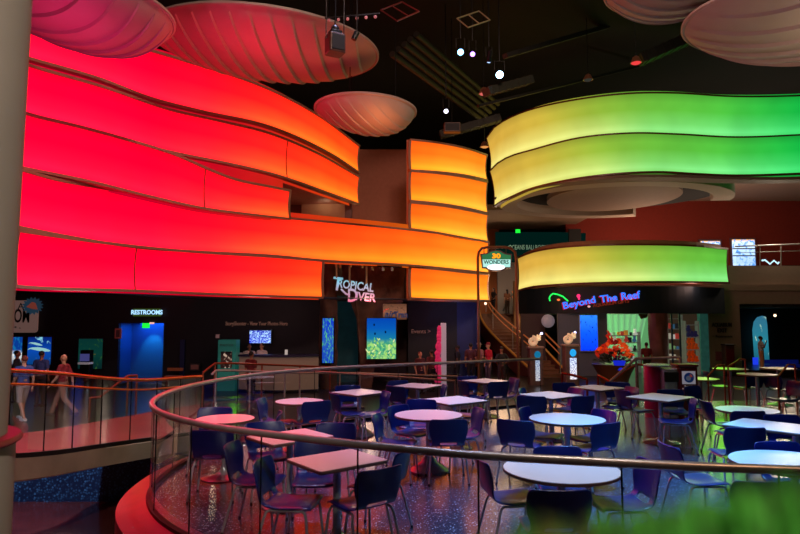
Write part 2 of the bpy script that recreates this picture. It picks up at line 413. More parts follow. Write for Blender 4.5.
def band(name, label, pxs, Yk, topk, botk, cols, lows, group, trim=M_brown, bow=.06, soffit=0.0, seams=(), flare=0.0, ends=True, tt=.07, cshift=0, back=.3, glow=True, sfrom=0, rboost=1.0):
    """backlit fabric band: plan from (px, Y), edges from (px, y) keys, built as a shallow concave strip"""
    x0, x1 = pxs; N = max(12, int((x1-x0)/8)); P = []
    for i in range(N+1):
        px = x0+(x1-x0)*i/N
        Y = spline([k[0] for k in Yk],[k[1] for k in Yk],px)
        yt = spline([k[0] for k in topk],[k[1] for k in topk],px); yb = spline([k[0] for k in botk],[k[1] for k in botk],px)
        a = at_Y(px,yb,Y); b = at_Y(px,yt,Y); P.append((px,a,b))
    pl = [(p[1].x,p[1].y) for p in P]
    root = empty(name, tuple(P[N//2][1]), 0, label, 'light band', group)
    V = 10; vs = []; cols_v = []; lows_v = []; uvs = []
    offs = [offset(pl, -d) for d in [flare*(j/V)**1.6 - bow*(1-abs(2*j/V-1)**2)*1.0 for j in range(V+1)]]
    for i,(px,a,b) in enumerate(P):
        for j in range(V+1):
            t = j/V; z = a.z*(1-t)+b.z*t
            vs.append((offs[j][i][0],offs[j][i][1],z)); cols_v.append(colour_at(cols,px+cshift)); lows_v.append(colour_at(lows,px+cshift)); uvs.append((i/N,t))
    fs = [(i*(V+1)+j,(i+1)*(V+1)+j,(i+1)*(V+1)+j+1,i*(V+1)+j+1) for i in range(N) for j in range(V)]
    me = bpy.data.meshes.new('fabric_panel'); me.from_pydata(vs,[],fs); me.materials.append(F_band)
    for nm, cc in (('col',cols_v),('low',lows_v)):
        at = me.attributes.new(nm,'FLOAT_COLOR','POINT')
        for k,c in enumerate(cc): q = lin(c); at.data[k].color = (q[0]*rboost, q[1], q[2], 1)
    uv = me.uv_layers.new(name='UVMap')
    for l in me.loops: uv.data[l.index].uv = uvs[l.vertex_index]
    for p in me.polygons: p.use_smooth = True
    o = bpy.data.objects.new('fabric_panel', me); C.objects.link(o); att(o, root)
    # edge trims: box section following the edge
    for nm, kk, sg in (('top_trim',2,1),('bottom_trim',1,-1)):
        f_ = flare if kk == 2 else 0
        a_ = offset(pl, -(f_+.05)); b_ = offset(pl, .16-f_)
        vs = []
        for i,p in enumerate(P):
            z = p[kk].z; z0, z1 = (z, z+tt) if sg > 0 else (z-tt, z)
            vs += [(a_[i][0],a_[i][1],z0),(a_[i][0],a_[i][1],z1),(b_[i][0],b_[i][1],z1),(b_[i][0],b_[i][1],z0)]
        fs = [(i*4+k,i*4+(k+1)%4,(i+1)*4+(k+1)%4,(i+1)*4+k) for i in range(N) for k in range(4)]+[(3,2,1,0),(N*4,N*4+1,N*4+2,N*4+3)]
        att(MB().add(vs, fs).build(nm, trim), root)
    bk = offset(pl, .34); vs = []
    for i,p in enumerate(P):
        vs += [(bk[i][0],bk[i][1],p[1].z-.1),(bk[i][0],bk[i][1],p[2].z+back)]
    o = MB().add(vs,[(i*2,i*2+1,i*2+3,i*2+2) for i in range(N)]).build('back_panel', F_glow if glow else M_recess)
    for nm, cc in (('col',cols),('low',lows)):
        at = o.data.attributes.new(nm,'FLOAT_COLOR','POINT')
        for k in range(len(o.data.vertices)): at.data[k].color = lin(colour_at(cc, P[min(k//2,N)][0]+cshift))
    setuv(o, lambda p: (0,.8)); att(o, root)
    def vstrip(px, nm, w, m):
        i = (px-x0)/(x1-x0)*N; i0 = min(int(i),N-1); t = i-i0
        a = P[i0][1].lerp(P[i0+1][1],t); b = P[i0][2].lerp(P[i0+1][2],t); d = (P[i0+1][1]-P[i0][1]); d.z = 0; d.normalize(); nr = Vector((d.y,-d.x,0))
        mb = MB(); vs = []
        for j in range(V+1):
            q = j/V; z = a.z*(1-q)+b.z*q; off = flare*q**1.6-bow*(1-abs(2*q-1)**2)+.02
            c = Vector((a.x,a.y,z))+nr*off
            vs += [c-d*w, c+d*w, c+d*w-nr*.06, c-d*w-nr*.06]
        mb.add(vs, [(j*4+k,j*4+(k+1)%4,(j+1)*4+(k+1)%4,(j+1)*4+k) for j in range(V) for k in range(4)])
        att(mb.build(nm, m), root)
    for s in seams: vstrip(s, 'seam', .012, M_trimred)
    if ends:
        for e in (x0, x1): vstrip(e+(.05 if e==x0 else -.05), 'end_trim', .05, trim)
    if soffit:
        so = offset(pl, soffit); vs = []
        for i,p in enumerate(P):
            if p[0] < sfrom: continue
            vs += [(pl[i][0],pl[i][1],p[1].z-.01),(so[i][0],so[i][1],p[1].z-.01)]
        att(MB().add(vs,[(i*2,i*2+1,i*2+3,i*2+2) for i in range(len(vs)//2-1)]).build('soffit', M_recess), root)
    return root, P
YU = [(20,14.0),(28,14.2),(150,16.8),(200,17.9),(270,19.8),(330,22.5),(360,25.3)]
YD = [(15,13.8),(24,14.0),(135,17.0),(202,18.7),(270,20.2),(323,21.3),(411,23.3),(450,24.4),(470,25.1),(489,26.2)]
gL = 'curved backlit bands of the left wall'
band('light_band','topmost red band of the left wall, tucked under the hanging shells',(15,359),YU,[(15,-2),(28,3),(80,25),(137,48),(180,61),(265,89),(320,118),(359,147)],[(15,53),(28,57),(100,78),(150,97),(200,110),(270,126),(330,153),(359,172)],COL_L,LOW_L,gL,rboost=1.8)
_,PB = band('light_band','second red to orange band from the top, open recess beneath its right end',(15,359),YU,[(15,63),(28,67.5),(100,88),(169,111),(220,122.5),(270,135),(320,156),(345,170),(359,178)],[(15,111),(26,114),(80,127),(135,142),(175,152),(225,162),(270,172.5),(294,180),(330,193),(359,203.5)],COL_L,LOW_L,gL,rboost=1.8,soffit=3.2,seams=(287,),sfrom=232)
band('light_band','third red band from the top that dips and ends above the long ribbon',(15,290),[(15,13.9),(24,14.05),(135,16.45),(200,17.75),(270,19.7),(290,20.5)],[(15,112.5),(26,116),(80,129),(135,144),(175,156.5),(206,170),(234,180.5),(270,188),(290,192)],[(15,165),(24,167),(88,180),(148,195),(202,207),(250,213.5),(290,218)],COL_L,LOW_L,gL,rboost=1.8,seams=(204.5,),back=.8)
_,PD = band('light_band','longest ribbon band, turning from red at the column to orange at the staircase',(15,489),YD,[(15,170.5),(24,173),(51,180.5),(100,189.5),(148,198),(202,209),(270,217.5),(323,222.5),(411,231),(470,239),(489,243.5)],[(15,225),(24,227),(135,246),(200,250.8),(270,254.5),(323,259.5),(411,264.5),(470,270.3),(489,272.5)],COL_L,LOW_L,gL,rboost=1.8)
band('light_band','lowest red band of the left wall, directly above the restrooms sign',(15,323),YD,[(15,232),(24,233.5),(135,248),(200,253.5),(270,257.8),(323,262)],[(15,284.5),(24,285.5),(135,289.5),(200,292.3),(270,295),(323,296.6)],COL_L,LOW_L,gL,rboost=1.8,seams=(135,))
YF = [(410,23.5),(440,24.0),(465,24.7),(480,25.6),(487.5,26.6)]
gF = 'orange backlit panels above the blue wall'
band('light_band','top orange panel of the stack beside the dark ceiling gap',(410,487),YF,[(410,140.5),(440,144),(467,149.5),(487,156)],[(410,169.5),(440,171.5),(467,175),(487,179.5)],COL_L,LOW_L,gF,rboost=1.6,glow=False,back=.12)
band('light_band','second orange panel from the top of the right hand stack',(410,487.5),YF,[(410,172),(440,174.5),(467,178.5),(487.5,183)],[(410,200),(440,203),(467,207.5),(487.5,212.5)],COL_L,LOW_L,gF,rboost=1.6,glow=False,back=.12)
band('light_band','orange panel resting just above the long ribbon band',(410,488),YF,[(410,203.5),(440,206.5),(467,211),(488,215.5)],[(410,228),(440,232.5),(467,237.5),(488,241)],COL_L,LOW_L,gF,rboost=1.6,glow=False,back=.12)
band('light_band','lowest orange panel, above the plain blue wall and left of the staircase',(410,489),YF,[(410,267.8),(440,270.5),(467,273.5),(489,275.3)],[(410,297.3),(450,299),(489,299.8)],COL_L,LOW_L,gF,rboost=1.6,glow=False,back=.12)
# recess above the ribbon: pale room front with a doorway shadow
wbox('wall_recess_pale', 300, 345, 25.2, 5.2, 7.4, M_tan, .1)
wbox('trim_2', 344, 351, 25.1, 5.0, 7.4, M_wood, .3)
wbox('wall_recess_dark', 289, 300, 25.3, 5.0, 7.0, M_wood, .1)
# soffit under the lowest band
pl = [(p[1].x,p[1].y) for p in PD]; vs = []
for x,y in pl: vs += [(x,y,2.76),(x+.5,27.5,2.76)]
struct(MB().add(vs,[(i*2,i*2+1,i*2+3,i*2+2) for i in range(len(pl)-1)]).build('ceiling_soffit', M_black))
# ---- right hand structure
SC = 1.25
YG = [(x,y*SC) for x,y in [(490,24.0),(497,23.1),(510,22.1),(535,21.1),(580,20.1),(631,19.6),(675,19.6),(732,19.9),(800,19.9),(880,19.0)]]
gR = 'curved backlit bands of the right structure'
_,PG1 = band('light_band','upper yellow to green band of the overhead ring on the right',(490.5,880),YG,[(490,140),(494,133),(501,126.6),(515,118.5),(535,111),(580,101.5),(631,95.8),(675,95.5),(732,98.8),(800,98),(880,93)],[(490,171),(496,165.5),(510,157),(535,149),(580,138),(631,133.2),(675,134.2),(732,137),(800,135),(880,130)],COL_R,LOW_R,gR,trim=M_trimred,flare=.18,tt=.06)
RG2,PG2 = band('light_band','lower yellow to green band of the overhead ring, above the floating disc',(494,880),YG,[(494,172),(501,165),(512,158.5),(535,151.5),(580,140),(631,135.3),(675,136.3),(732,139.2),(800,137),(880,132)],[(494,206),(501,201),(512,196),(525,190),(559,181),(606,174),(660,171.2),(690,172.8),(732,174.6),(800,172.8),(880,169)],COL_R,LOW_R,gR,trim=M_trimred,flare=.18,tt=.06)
YHb = [(x,y*1.4) for x,y in [(512,24.4),(518,23.4),(530,22.4),(548,21.6),(577,20.9),(631,20.4),(699,20.7),(729,21.6)]]
RH,PH = band('light_band','yellow to green band directly over the neon shop sign',(518,729),YHb,[(518,259),(530,254),(547.5,250),(577,247),(631,245.5),(699,247),(729,250)],[(518,290),(530,286.5),(555,284),(580,282.6),(648,281),(700,281.3),(729,282)],COL_R,LOW_R,gR,trim=M_trimred,flare=.0,tt=.09,cshift=-40,glow=False)
# underside rings of the overhead structure: stepped soffit and floating disc
ring = [(p[1].x,p[1].y) for p in PG2]; zr = sum(p[1].z for p in PG2)/len(PG2)
M_soff = mat('grey brown soffit',(128,104,88),.75,var=.05)
def annulus(name, d0, d1, z, m, root=None):
    a = offset(ring,d0); b = offset(ring,d1); vs = []
    a = [tuple(q[:2]) for q in smooth_plan([Vector((*q,0)) for q in a],5)]; b = [tuple(q[:2]) for q in smooth_plan([Vector((*q,0)) for q in b],5)]
    for i in range(len(ring)): vs += [(a[i][0],a[i][1],z),(b[i][0],b[i][1],z),(b[i][0],b[i][1],z+.12),(a[i][0],a[i][1],z+.12)]
    N = len(ring)
    return att(MB().add(vs,[(i*4+k,i*4+(k+1)%4,(i+1)*4+(k+1)%4,(i+1)*4+k) for i in range(N-1) for k in range(4)]+[(3,2,1,0),(N*4-4,N*4-3,N*4-2,N*4-1)]).build(name,m),RG2)
annulus('soffit_outer_ring', .0, .75, zr-.16, M_soff)
annulus('soffit_shadow_gap', .7, 1.1, zr+.12, M_black)

# roof slab over the upper floor on the right, black void over the disc
disc_c = at_Y(612,199,25.6*1.16)
def ellipse_slab(name, c, rx, ry, z0, z1, m, n=64, rz=0):
    poly = [(c[0]+rx*math.cos(2*PI*k/n)*math.cos(rz)-ry*math.sin(2*PI*k/n)*math.sin(rz), c[1]+rx*math.cos(2*PI*k/n)*math.sin(rz)+ry*math.sin(2*PI*k/n)*math.cos(rz)) for k in range(n)]
    return MB().prism(poly, z0, z1).build(name, m)
cz = disc_c.z
o = ellipse_slab('ceiling_disc', disc_c, 3.05, 3.5, cz, cz+.25, M_beige)
tag(o,'pale oval ceiling disc floating inside the overhead ring on the right','ceiling disc')
# broken lower ring around the disc
def arc_ring(c, rx, ry, w, z0, z1, a0, a1, n=60):
    mb = MB(); vs = []
    for i in range(n+1):
        a = math.radians(a0+(a1-a0)*i/n)
        for r_, z in ((0,z0),(w,z0),(w,z1),(0,z1)): vs.append((c[0]+(rx-r_)*math.cos(a), c[1]+(ry-r_)*math.sin(a), z))
    return mb.add(vs,[(i*4+k,i*4+(k+1)%4,(i+1)*4+(k+1)%4,(i+1)*4+k) for i in range(n) for k in range(4)]+[(3,2,1,0),(n*4,n*4+1,n*4+2,n*4+3)])
struct(arc_ring((disc_c.x+.1,disc_c.y+.35), 5.5, 4.75, .9, cz-.12, cz+.35, 60, 352).build('ceiling_ring_lower', mat('pale ring plaster',(176,158,142),.75)))
struct(ellipse_slab('ceiling_void', (disc_c.x+.1,disc_c.y+.35), 5.3, 4.6, cz+.36, cz+.42, mat('void black',(3,3,3),1.0)))
# beige roof of upper floor behind
up = MB()
a = at_Y(480,262,36); 
struct(MB().box((20,38.6,9.9),(24,9.5,.3)).build('ceiling_upper', M_beige))
struct(MB().box((7.6,39,8.35),(8.0,8,.3)).build('ceiling_upper_left', M_tan))
# ---------------------------------------------------------------- railings
def railing(name, label, path, zf, zr, rail_r, post_step, glass=True, gmat=None, rail_mat=None, post_r=.007, off0=.0, posts=True, group=None, low_rail=None, shoe=True):
    """path: list of Vector plan points; zf/zr functions of index giving floor and rail heights"""
    root = empty(name, (path[0].x, path[0].y, zf(0)), 0, label, 'railing', group)
    top = [Vector((p.x,p.y,zr(i))) for i,p in enumerate(path)]
    att(MB().tube(top, rail_r, 12).build('handrail', rail_mat or M_steel, smooth=True), root)
    if low_rail: att(MB().tube([Vector((p.x,p.y,zr(i)-low_rail)) for i,p in enumerate(path)], rail_r*.6, 8).build('lower_rail', rail_mat or M_steel, smooth=True), root)
    if shoe:
        mb = MB(); pl = [(p.x,p.y) for p in path]; a = offset(pl,.03); b = offset(pl,-.03); vs = []
        for i in range(len(pl)): vs += [(a[i][0],a[i][1],zf(i)),(b[i][0],b[i][1],zf(i)-.08),(b[i][0],b[i][1],zf(i)+.05),(a[i][0],a[i][1],zf(i)+.05)]
        n_ = len(pl)
        mb.add(vs,[(i*4+k,i*4+(k+1)%4,(i+1)*4+(k+1)%4,(i+1)*4+k) for i in range(n_-1) for k in range(4)]+[(3,2,1,0),(n_*4-4,n_*4-3,n_*4-2,n_*4-1)])
        att(mb.build('base_shoe', M_dark), root)
    # walk the path: a post at every joint, a pane between joints
    cuts = [0]; acc = 0
    for i in range(1,len(path)):
        acc += (path[i]-path[i-1]).length
        if acc >= post_step: cuts.append(i); acc = 0
    if cuts[-1] != len(path)-1: cuts.append(len(path)-1)
    for c in cuts:
        if posts: att(MB().tube([Vector((path[c].x,path[c].y,zf(c))),Vector((path[c].x,path[c].y,zr(c)-rail_r*.5))], post_r, 6).build('post', M_dark), root)
    if glass:
        for c0, c1 in zip(cuts,cuts[1:]):
            vs = []; m_ = c1-c0
            for i in range(c0,c1+1): vs += [(path[i].x,path[i].y,zf(i)+.04),(path[i].x,path[i].y,zr(i)-rail_r)]
            att(MB().add(vs,[(k*2,k*2+1,k*2+3,k*2+2) for k in range(m_)]).build('glass_pane', gmat or G_rail, smooth=True), root)
    return root
path = resample([Vector((p.x,p.y,0)) for p in RP], .12)
railing('glass_railing','long curved glass balustrade with a round metal rail sweeping around the dining terrace', path, lambda i:0, lambda i:1.07, .031, .95)
# ramp / walkway on the left with its own balustrade
rl = [(at_Y(-30,457,7.4)),(at_Y(17,457,8.2)),(at_Y(60,453,9.1)),(at_Y(100,447,10.1)),(at_Y(150,440,11.3)),(at_Y(200,433,12.8))]
rl = crspline(rl, 10); fl = [p.z for p in rl]
zr_ = [spline([-30,17,60,100,150,200],[v for v in (at_Y(-30,368,7.4).z,at_Y(17,371,8.2).z,at_Y(60,373.4,9.1).z,at_Y(100,376,10.1).z,at_Y(150,379.5,11.3).z,at_Y(200,376,12.8).z)], -30+230*i/(len(rl)-1)) for i in range(len(rl))]
zr_ = [f+z for f,z in zip(fl,[sum(zr_[max(0,i-3):i+4])/len(zr_[max(0,i-3):i+4])-sum(fl[max(0,i-3):i+4])/len(fl[max(0,i-3):i+4]) for i in range(len(rl))])]
M_warmrail = mat('red lit brass rail',(214,120,70),.3,.9)
railing('glass_railing','straight glass balustrade along the edge of the terracotta walkway on the left', [Vector((p.x,p.y,0)) for p in rl], lambda i:fl[i], lambda i:zr_[i], .026, .62, rail_mat=M_warmrail, post_r=.010, low_rail=.17)
# walkway slab
far = [at_z(-30,436,fl[0]),at_z(17,434,fl[0]+0),]
farp = [at_Y(-30,434,9.4),at_Y(17,433.5,10.0),at_Y(60,428,11.2),at_Y(100,421,12.4),at_Y(150,412,14.2),at_Y(200,404,16.2)]
farp = crspline(farp,10); vs = []
for a,b in zip(rl,farp): vs += [(a.x,a.y,a.z),(b.x,b.y,b.z),(b.x,b.y,b.z-.3),(a.x,a.y,a.z-.3)]
n_ = len(rl)
struct(MB().add(vs,[(i*4+k,i*4+(k+1)%4,(i+1)*4+(k+1)%4,(i+1)*4+k) for i in range(n_-1) for k in range(4)]).build('floor_walkway', M_ramp))
vs = []
for i,a in enumerate(rl):
    vs += [(a.x+.03,a.y-.06,a.z-.02),(a.x+.03,a.y-.06,a.z-.30),(a.x+.05,a.y+.04,a.z-.30),(a.x+.05,a.y+.04,a.z-.02)]
struct(MB().add(vs,[(i*4+k,i*4+(k+1)%4,(i+1)*4+(k+1)%4,(i+1)*4+k) for i in range(n_-1) for k in range(4)]).build('trim_3', M_fascia))
# free-standing handrails
def handrail(label, pts, drops, r=.022, m=None, cat='handrail', group=None, name='handrail'):
    root = empty(name, (pts[0].x,pts[0].y,0), 0, label, cat, group)
    att(MB().tube(pts, r, 10).build('rail', m or M_steel, smooth=True), root)
    for (p, zf) in drops: att(MB().tube([p, Vector((p.x,p.y,zf))], r*.9, 8).build('post', m or M_steel), root)
    return root
M_redrail = mat('copper toned rail',(160,80,58),.35,.8)
a = [at_Y(90,398,14),at_Y(99,397.5,14.1),at_Y(121,381,14.6),at_Y(128,376,14.8),at_Y(137,375.5,15)]
handrail('short stepped handrail on the hall floor just beyond the walkway', a, [(a[0],-.7),(a[3],-.7),(a[4],-.7)], .028, M_redrail)
a = [at_Y(203,373,16),at_Y(209,368,16.2),at_Y(215,363.5,16.4),at_Y(235,363.5,17),at_Y(262,364.5,17.6),at_Y(300,366,18.4),at_Y(330,367.3,19)]
handrail('rust coloured handrail running in front of the photo counter', a, [(a[0],-.7),(a[2],-.7),(a[4],-.7),(a[5],-.7),(a[6],-.7)], .028, M_redrail)
a = [at_Y(212,374,15),at_Y(216,370.5,15.2),at_Y(250,371,16),at_Y(300,373,16.8),at_Y(360,373,17.2),at_Y(400,374.5,17.4),at_Y(458,376.5,17.6)]
handrail('second low handrail, silver, between the counter and the terrace', a, [(p,-.7) for p in a[1:]], .026)
a = [at_Y(285,369.5,15.6),at_Y(340,373,15.4),at_Y(400,377,15.2),at_Y(455,381,15)]
handrail('lowest silver handrail just past the far balustrade', a, [(p,-.7) for p in a], .024)
a = [at_Y(610,381.5,14.6),at_Y(623,370,14.6),at_Y(636,358.6,14.6),at_Y(655,358,14.4),at_Y(680,357.2,14.2)]
handrail('silver stair handrail rising to the bin at the far edge of the terrace', a, [(a[2],0),(a[4],0)], .032)
a = [at_Y(562,373,15.8),at_Y(574,375.5,15.6),at_Y(587,379.2,15.4)]
handrail('short orange handrail sloping down near the second shell pillar', a, [(a[0],-.7),(a[2],-.7)], .032, M_redrail)
a = [at_Y(598,375,15.6),at_Y(608,380.5,15.2),at_Y(612,382,15.1),at_Y(625,371,15.1),at_Y(637,364.5,15.1),at_Y(652,365.5,15)]
handrail('orange stair handrail sloping up behind the silver one', a, [(a[0],-.7),(a[4],0),(a[5],0)], .03, M_redrail)
for lb, q in (('left of the two copper handrails among the dark seats at the right',[(708,376,-.2),(718,365,.0),(724,365,.0)]),('copper handrail beside the far beige wall among the dark seats',[(728,367,.0),(740,359,.1),(745,359.5,.1)]),('rightmost copper handrail at the right edge of the terrace seats',[(778,377,0),(788,364.5,0),(795,365,0)])):
    a = [at_Y(x,y,13.2+e) for x,y,e in q]; handrail(lb, a, [(a[0],0),(a[-1],0)], .019, M_redrail)
# ---------------------------------------------------------------- tables
TABLES = []
def cafe_table(c, label, shape, dims, rz=0, base='flat', group=None, ztop=.74):
    root = empty('cafe_table', (c.x,c.y,0), rz, label, 'table', group)
    if shape == 'round':
        r = dims; n = 48
        MB().lathe([(r-.012,ztop-.032),(r,ztop-.026),(r,ztop-.004),(r-.004,ztop-.001)],n=n).build('edge_band', M_edge, root, smooth=True)
        MB().lathe([(r-.004,ztop-.002),(r-.004,ztop)],n=n).build('tabletop', M_top, root)
    else:
        w_, d_ = dims
        MB().rbox((0,0,ztop-.018),(w_,d_,.032),.03).build('edge_band', M_edge, root)
        MB().rbox((0,0,ztop-.001),(w_-.008,d_-.008,.004),.028).build('tabletop', M_top, root)
    TABLES.append((c.x,c.y,shape,dims,rz,ztop))
    MB().lathe([(.038,.03),(.038,ztop-.06),(.10,ztop-.045),(.11,ztop-.034)],n=16).build('pedestal', M_chrome, root, smooth=True)
    if base == 'flat': pr = [(.29,0),(.295,.012),(.27,.025),(.10,.05),(.05,.09),(.038,.14)]
    else: pr = [(.27,0),(.275,.02),(.20,.07),(.11,.12),(.06,.19),(.038,.28)]
    MB().lathe(pr,n=32).build('base', M_chrome, root, smooth=True)
    return root
def rect_table(corners, label, base='flat', size=None):
    q = [at_z(x,y,.74) for x,y in corners]; c = (q[0]+q[1]+q[2]+q[3])/4
    u = ((q[1]-q[0])+(q[2]-q[3]))/2; v = ((q[3]-q[0])+(q[2]-q[1]))/2
    au = math.atan2(u.y,u.x); w_, d_ = u.length, v.length
    av = math.atan2(v.y,v.x)-(-PI/2); 
    while av-au > PI/4: av -= PI/2
    while av-au < -PI/4: av += PI/2
    a = (au+av)/2
    w_ = min(max(w_,.62),1.5); d_ = min(max(d_,.62),.95)
    if size: w_, d_ = size
    print('TABLE', label[:30], [round(k,2) for k in (c.x,c.y,w_,d_,math.degrees(au),math.degrees(av))])
    return cafe_table(c, label, 'rect', (w_,d_), a, base)
def round_table(px, py, wpx, label, base='flat'):
    c = at_z(px,py,.74); r = wpx/2*c.y/F/math.sqrt(1+((px-400)/F)**2)
    print('ROUND', label[:30], round(c.x,2), round(c.y,2), round(r*2,2))
    return cafe_table(c, label, 'round', r, 0, base)
round_table(561,468.5,116,'largest round table, just inside the near rail with a chair back in front of it')
round_table(567,418.5,76,'round pale blue lit table in the middle, three blue chairs around it')
round_table(428.5,414.5,67,'round pink lit table behind the bend of the near rail, centre of the terrace','dome')
round_table(225,418.5,59,'round pink table nearest the red bend of the balustrade')
round_table(299.5,401,48,'small round white table against the far balustrade on the left')
round_table(747,409.5,65,'round table at the right, framed by a chair back in front of it')
round_table(793,462,134,'large round table cut by the right edge of the photo, behind the rail')
rect_table([(288,458.6),(349,449.5),(392.6,459.3),(317,472)],'square pink table nearest the camera on the left, a dark chair tucked at its corner')
rect_table([(248,437),(309,428.5),(328,435),(272,445)],'square pink table half hidden behind the left part of the near rail')
rect_table([(334,391.6),(357.5,388.4),(384,392.5),(362,395.9)],'square white table with a shiny domed base, left of centre','dome',(.72,.72))
rect_table([(393,386),(410,382.8),(443,385),(425,388.4)],'square white table at the far balustrade, in front of the coral screen','flat',(.72,.72))
rect_table([(426,399.5),(456,396),(486.5,400.5),(447,404.2)],'square pink table just behind the round centre table','flat',(.8,.76))
rect_table([(468,380),(482,378.3),(503,381),(488,383)],'small square table farthest back, near the end of the balustrade','flat',(.7,.7))
rect_table([(520,394),(549,391),(582,395),(552.5,398.9)],'square white table right of centre, in front of the two shell pillars','flat',(.78,.76))
rect_table([(572,386.8),(592,384.7),(625,388),(601,390.4)],'square white table behind, in front of the flower bowl','flat',(.72,.72))
rect_table([(628,395.8),(646,393),(693,398),(676,401.2)],'square table beside the red recycling bin, green reflections beneath','flat',(.86,.76))
rect_table([(742,426),(764,421),(851,428),(831,440)],'long rectangular white table at the right edge with blue chairs','flat',(.72,1.4))
def bar_spot(px, py, Y, ztop, label, r=.38):
    c = at_Y(px,py,Y); return cafe_table(Vector((c.x,Y,0)), label, 'round', r, 0, 'flat', None, ztop)
bar_spot(700,377.5,13.6,2.04-59.5*13.6/F+.0,'dim round table right behind the recycling bin')
bar_spot(730,367.5,14.4,.88,'dim round table under the beige wall sign')
bar_spot(778,367.5,14.8,.86,'dim round table at the far right, below the viewing tank')
bar_spot(757,372,13.0,.88,'dim round table between the two copper handrails')
# ---------------------------------------------------------------- chairs
def chair_proto():
    """shell chair, faces +Y; origin on the floor under the seat centre"""
    root = empty('cafe_chair')
    prof = [(.235,.425,.205),(.225,.447,.212),(.18,.453,.215),(.08,.443,.215),(-.03,.437,.212),(-.12,.445,.205),(-.175,.468,.20),(-.205,.505,.198),(-.222,.55,.202),(-.236,.60,.226),(-.25,.66,.234),(-.263,.72,.234),(-.277,.77,.226),(-.284,.79,.214),(-.288,.80,.192)]
    U = 13; vs = []; n = len(prof)
    for i,(y,z,w) in enumerate(prof):
        back = i >= 7
        for j in range(U):
            t = -1+2*j/(U-1); x = t*w
            dy = dz = 0
            if back: dy = .045*t*t*min(1,(i-6)/4)
            else: dz = .016*t*t - (.03 if i == 0 else 0)*0
            if not back and abs(t) > .9: dz -= .012
            vs.append((x,y+dy,z+dz))
    fs = []
    for i in range(n-1):
        for j in range(U-1):
            if i == 6 and 3 <= j <= U-5: continue     # hand opening between seat and back
            fs.append((i*U+j,i*U+j+1,(i+1)*U+j+1,(i+1)*U+j))
    me = bpy.data.meshes.new('seat_shell'); me.from_pydata(vs,[],fs); me.materials.append(M_chair)
    for p in me.polygons: p.use_smooth = True
    o = bpy.data.objects.new('seat_shell', me); C.objects.link(o)
    s = o.modifiers.new('s','SOLIDIFY'); s.thickness = .014; s.offset = 0
    s = o.modifiers.new('b','SUBSURF'); s.levels = 1; s.render_levels = 1
    baked(o); o.parent = root
    for sx in (-1,1):
        x = .185*sx
        # under-seat bar bending down into two splayed legs
        pts = [(x,.155,.425),(x,-.10,.425)]
        MB().tube(pts, .0115, 8).build('side_bar', M_chrome, root, smooth=True)
        for sy, yt in ((1,.155),(-1,-.10)):
            yb = .235 if sy > 0 else -.235
            P = [(x,yt-.0,.425),(x+.004*sx,yt+.022*sy,.42),(x+.01*sx,yt+.036*sy,.40),(x+.02*sx,yt+.048*sy,.36),(x+.05*sx,yb,.01)]
            l = MB().tube(P, .0115, 8).build('leg', M_chrome, root, smooth=True)
            MB().lathe([(.014,0),(.015,.012),(.012,.022)],(x+.05*sx,yb,0),10).build('foot_cap', M_dark, l)
    MB().tube([(-.185,.03,.424),(.185,.03,.424)], .009, 6).build('cross_bar', M_chrome, root)
    return root
CH = chair_proto(); CH_used = False
NEARG = None
CHAIRS = []
def chair(px, py, heading, label, zt=.80):
    """px,py: middle of the top of the backrest; heading: degrees the sitter faces (0 right, 90 away)"""
    global CH_used
    b = at_z(px,py,zt); h = math.radians(heading); d = Vector((math.cos(h),math.sin(h),0))
    loc = Vector((b.x,b.y,0)) + d*.285
    r = CH if not CH_used else copy_tree(CH); CH_used = True
    r.location = (loc.x,loc.y,0); r.rotation_euler = (0,0,h-PI/2); r.scale = (1.05,1.05,1.0); CHAIRS.append((r,d)); r['label'] = label; r['category'] = 'chair'; r['group'] = 'blue shell chairs on the dining terrace'
    print('CHAIR', label[:34], round(loc.x,2), round(loc.y,2)); return r
chair(383,468,128,'near chair with its back to the camera at the corner of the nearest square table')
chair(478,458,8,'side-on chair facing right toward the largest round table')
chair(259,459,-8,'side-on purple lit chair facing right, lowest at the left of the nearest square table')
chair(229,443,-5,'side-on chair behind the left rail, seat toward the half hidden square table')
chair(211,430,95,'chair turned away from the camera at the near side of the round pink table')
chair(216,407,-85,'chair facing the camera on the far side of the round pink table')
chair(259,398.5,-5,'side-on chair facing right toward the small round table by the balustrade')
chair(264,421.5,-65,'chair with a visible hand opening behind the half hidden square table')
chair(281,412,190,'chair seen edge-on between the small round table and the half hidden one')
chair(318,401,122,'dark chair with its back to the camera, right of the small round table')
chair(332,393,25,'purple lit chair at the near left corner of the domed base square table')
chair(348,385.5,-75,'chair on the far side of the domed base square table')
chair(388,391.5,200,'chair facing left at the right side of the domed base square table')
chair(337,422.5,-95,'magenta lit chair top just above the rail behind the nearest square table')
chair(318,437.5,-85,'dark chair facing the camera on the far side of the nearest square table')
chair(374,414.5,-12,'chair facing right at the near left of the round centre table')
chair(396,405,-40,'chair facing the camera at the far left of the round centre table')
chair(449,419.5,92,'wide dark chair back directly in front of the round centre table')
chair(481,408.5,192,'slim side-on chair facing left, right of the round centre table')
chair(422,399,-105,'chair on the far side of the round centre table, partly hidden')
chair(486,394,172,'purple chair at the right side of the square table behind centre')
chair(398,380.5,-60,'chair at the far left of the square table before the coral screen')
chair(394,386,50,'dark chair at the near left of the square table before the coral screen')
chair(446,385,185,'dark chair at the right end of the square table before the coral screen')
chair(461,380.5,20,'dark chair left of the farthest small square table')
chair(472,377,-70,'chair behind the farthest small square table')
chair(500,381.5,112,'dark chair with its back to the camera at the farthest small square table')
chair(516,378,195,'magenta chair facing left at the farthest small square table')
chair(520,388.5,-25,'blue chair at the far left of the square table before the shell pillars')
chair(531,396,70,'dark chair at the near left of the square table before the shell pillars')
